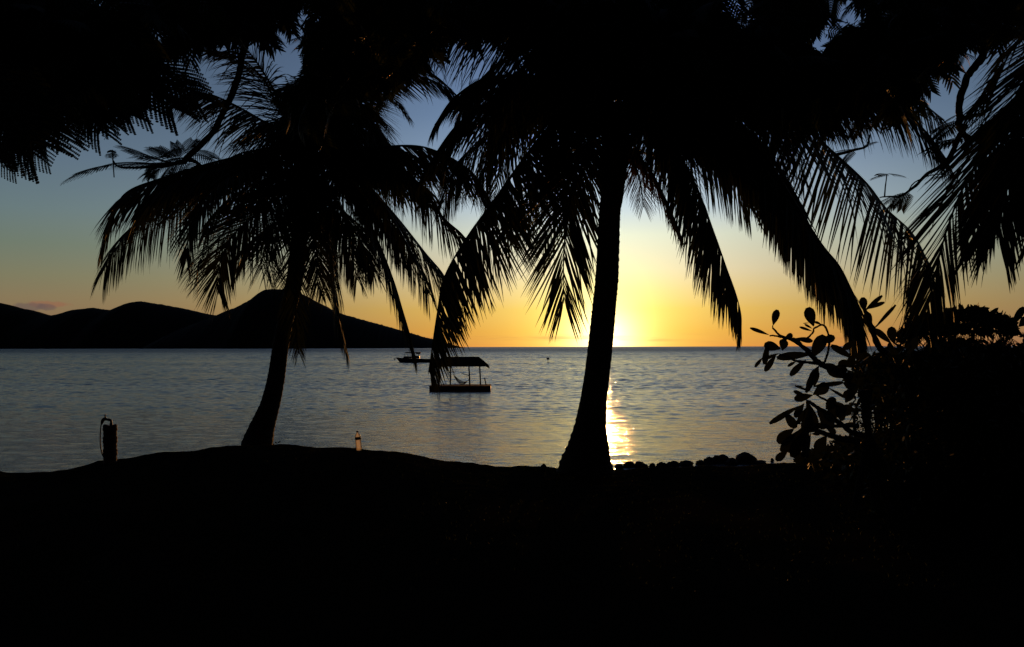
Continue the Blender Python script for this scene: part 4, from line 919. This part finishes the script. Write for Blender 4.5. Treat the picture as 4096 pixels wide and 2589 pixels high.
# hipped thatch
zr = W(1840, 1427, 95.8)[2]; ze = W(1840, 1461, 94.5)[2]
xl, xr = W(1738, 1460, 95)[0], W(1946, 1460, 95)[0]; yf, yk = 93.7, 98.1; rl, rr_ = W(1772, 1427, 95.8)[0], W(1912, 1427, 95.8)[0]; ym = (yf + yk) / 2
Vr = [(xl, yf, ze), (xr, yf, ze), (xr, yk, ze), (xl, yk, ze), (rl, ym, zr), (rr_, ym, zr), (xl + .1, yf + .1, ze - .14), (xr - .1, yf + .1, ze - .14), (xr - .1, yk - .1, ze - .14), (xl + .1, yk - .1, ze - .14)]
ro = mk('thatch_roof', Vr, [(0, 1, 5, 4), (2, 3, 4, 5), (1, 2, 5), (3, 0, 4), (6, 9, 8, 7), (0, 6, 7, 1), (1, 7, 8, 2), (2, 8, 9, 3), (3, 9, 6, 0)], MT['thatch'], rf)
me = ro.data
nb = 2600; P0 = []; Dd = []
for i in range(nb):
    s = random.random(); t = random.random() ** .6
    k = random.choice([0, 0, 1, 1, 2, 3])
    E = [((xl, yf, ze), (xr, yf, ze), (rr_, ym, zr), (rl, ym, zr)), ((xr, yk, ze), (xl, yk, ze), (rl, ym, zr), (rr_, ym, zr)), ((xr, yf, ze), (xr, yk, ze), (rr_, ym, zr), (rr_, ym, zr)), ((xl, yk, ze), (xl, yf, ze), (rl, ym, zr), (rl, ym, zr))][k]
    E = [np.array(v) for v in E]; e0 = E[0] + (E[1] - E[0]) * s; e1 = E[3] + (E[2] - E[3]) * s
    p = e1 + (e0 - e1) * t; d_ = (e0 - e1) / np.linalg.norm(e0 - e1) + rng.normal(0, .12, 3); P0.append(p + [0, 0, .03]); Dd.append(d_)
V, F_ = strips(np.array(P0), np.array(Dd), rng.normal(0, 1, (nb, 3)), rng.uniform(.25, .62, nb), .05, [1, .9, .7, .2], rng.uniform(.2, 1.6, nb), .05)
Vr = np.array(Vr); 
mk('thatch_straw', V, F_, MT['thatch'], ro)
# hammock
hm = root('hammock', W(1845, 1530, 95.3), 'pale net hammock slung under the thatched roof', 'hammock')
nu, nv = 22, 9; V = []
for i in range(nu):
    u = i / (nu - 1)
    for j in range(nv):
        v = j / (nv - 1)
        x = 1330 + 280 * u; y = 700 + 560 * u * (1 - u) * .95 + 60 * u
        spread = math.sin(math.pi * min(1, .25 + u * 1.0)) 
        yy = y - (1 - v) * 110 * max(0, math.sin(math.pi * (u * .9 + .1))) * (1 - .6 * u)
        V.append(W(*Rf(x + 30 * (1 - v) * (u - .5), yy), 95.0 + 1.1 * (v - .5) * spread))
V = np.array(V); mb = MB(); G = V.reshape(nu, nv, 3)
for j in range(nv): mb.tube(G[:, j], .016, 4, cap=False)
for i in range(nu): mb.tube(G[i], .014, 4, cap=False)
mb.tube([W(*Rf(1330, 650), 95), G[0].mean(0)], .03, 4, cap=False); mb.tube([W(*Rf(1618, 735), 94.7), G[-1].mean(0)], .03, 4, cap=False)
mb.out('net', MT['net'], hm)
mb = MB(); mb.tube([W(*Rf(1330, 650), 95), W(*Rf(1258, 560), 97)], .02, 4); mb.out('rope', MT['net'], hm)

# ------------------------------------------------------------------ moored boat
DBt = 272.0
bt = root('moored_boat', W(1665, 1450, DBt), 'long low open boat with small cabin and canopy moored beyond the raft', 'boat')
mb = MB(); sec = []
def bx(x): return W(*Rf(x, 400), DBt)[0]
xsb = [205, 230, 260, 295, 360, 450, 560, 660, 760, 880, 960, 1010]
top = [336, 338, 342, 346, 350, 354, 358, 362, 364, 366, 366, 364]
hw = [.03, .25, .5, .8, 1.1, 1.3, 1.4, 1.4, 1.4, 1.3, 1.2, 1.1]; V = []
for x, t, w_ in zip(xsb, top, hw):
    zt = W(*Rf(x, t), DBt)[2]; zb = max(-.3, zt * (1 - (x - 200) / 95.0)) if x < 295 else -.3
    for f, s in ((1, -1), (.82, -1), (.3, -1), (.3, 1), (.82, 1), (1, 1)):
        z = zt + (zb - zt) * {1: 0, .82: .5, .3: 1}[f]
        V.append((bx(x) , DBt + s * w_ * f, z))
n = len(xsb); F_ = [[i * 6 + j, i * 6 + j + 1, (i + 1) * 6 + j + 1, (i + 1) * 6 + j] for i in range(n - 1) for j in range(5)]
F_ += [[i * 6 + 5, i * 6, (i + 1) * 6, (i + 1) * 6 + 5] for i in range(n - 1)]; F_ += [[(n - 1) * 6, (n - 1) * 6 + 1, (n - 1) * 6 + 4, (n - 1) * 6 + 5], [(n - 1) * 6 + 1, (n - 1) * 6 + 2, (n - 1) * 6 + 3, (n - 1) * 6 + 4]]
mk('hull', V, np.array(F_), MT['hull'], bt)
def bbox(x0, x1, y0, y1, w_, m, name, taper=.9):
    a, b = bx(x0), bx(x1); zt = W(*Rf(x0, y0), DBt)[2]; zb = W(*Rf(x0, y1), DBt)[2]
    V = [(a, -w_, zb), (b, -w_, zb), (b, w_, zb), (a, w_, zb), (a + (b - a) * .06, -w_ * taper, zt), (b - (b - a) * .03, -w_ * taper, zt), (b - (b - a) * .03, w_ * taper, zt), (a + (b - a) * .06, w_ * taper, zt)]
    V = [(x, y + DBt, z) for x, y, z in V]
    return mk(name, V, np.array([[0, 1, 5, 4], [1, 2, 6, 5], [2, 3, 7, 6], [3, 0, 4, 7], [4, 5, 6, 7], [3, 2, 1, 0]]), m, bt)
bbox(355, 600, 316, 352, .9, MT['cabin'], 'foredeck', .7); bbox(580, 665, 306, 356, .85, MT['cabin'], 'cabin')
bbox(388, 690, 236, 256, 1.2, MT['canvas'], 'canopy', .92); bbox(600, 680, 256, 275, .5, MT['canvas'], 'furled_awning', .9)
for x0, x1, y0, y1 in ((388, 372, 330, 250), (440, 430, 330, 250), (640, 665, 310, 255), (560, 575, 325, 255)):
    for s in (-.9, .9):
        p = W(*Rf(x0, y0), DBt) + [0, s, 0]; q = W(*Rf(x1, y1), DBt) + [0, s, 0]; mb = MB(); mb.tube([p, q], .035, 6); mb.out('canopy_post', MT['cabin'], bt)
mb = MB(); mb.tube(spline([W(*Rf(215, 338), DBt), W(*Rf(185, 345), DBt), W(*Rf(188, 370), DBt)], 8), .03, 6); mb.tube(spline([W(*Rf(188, 372), DBt), W(*Rf(165, 405), DBt), W(*Rf(145, 430), DBt)], 8), .02, 6); mb.out('mooring_line', MT['cabin'], bt)
lb_ = lathe('mooring_ball', [(.005, -.22), (.12, -.2), (.22, -.08), (.22, .08), (.12, .2), (.005, .22)], MT['tapred'], bt, 14); lb_.location = tuple(W(*Rf(190, 372), DBt))
# ------------------------------------------------------------------ channel marker
by = root('channel_marker', W(2192, 1452, 261), 'tiny square topped marker post standing far out in the water', 'marker')
mb = MB(); b = W(2192, 1453, 261); t = W(2192, 1439, 261); mb.tube([b + [0, 0, -.5], t], .07, 8); mb.out('post', MT['buoy'], by)
mb = MB(); mb.box(W(2192, 1435, 261), (.78, .10, .62), 0, .03); mb.out('topmark', MT['buoy'], by)
lf = lathe('float', [(.01, .18), (.45, .16), (.62, .05), (.6, -.2), (.01, -.2)], MT['buoy'], by, 16); lf.location = tuple(W(2192, 1453, 261)); lf.location.z = 0.02

# ------------------------------------------------------------------ dry twig on the crest and low grass
tw = MB(); tw.tube(spline([W(1088, 1786, 14.0), W(1098, 1775, 14.0), W(1110, 1771, 14.0), W(1124, 1771, 14.0)], 12), .0022, 5)
for x, y in ((1101, 1771), (1107, 1772), (1114, 1770), (1119, 1767), (1094, 1777)): tw.tube(spline([W(x - 1, y + 3, 14.0), W(x, y, 14.0), W(x + 1, y - 3, 14.0)], 5), [.004, .009, .010, .008, .003], 6)
tag(tw.out('seed_twig', MT['branch']), 'little dry seed twig beside the foot of the slim palm', 'twig')
ng = 9000
gx = rng.uniform(-7.5, 7.5, ng); gy = rng.uniform(6, 13.4, ng); gzv = ground_z(gx, gy)
dv = rng.normal(0, .5, (ng, 3)); dv[:, 2] = 1
V, F_ = strips(np.stack([gx, gy, gzv - .005], 1), dv, rng.normal(0, 1, (ng, 3)), rng.uniform(.015, .04, ng), .005, [1, .8, .1], 1.0)
tag(mk('grass', V, F_, MT['grass']), 'short dry grass on the bank', 'grass', kind='stuff')

# keep parts where they were modelled: shift them into their thing's own frame
bpy.context.view_layer.update()
for r_ in ROOTS:
    if r_ is bl: continue
    for ch in r_.children:
        ch.matrix_parent_inverse = r_.matrix_world.inverted()
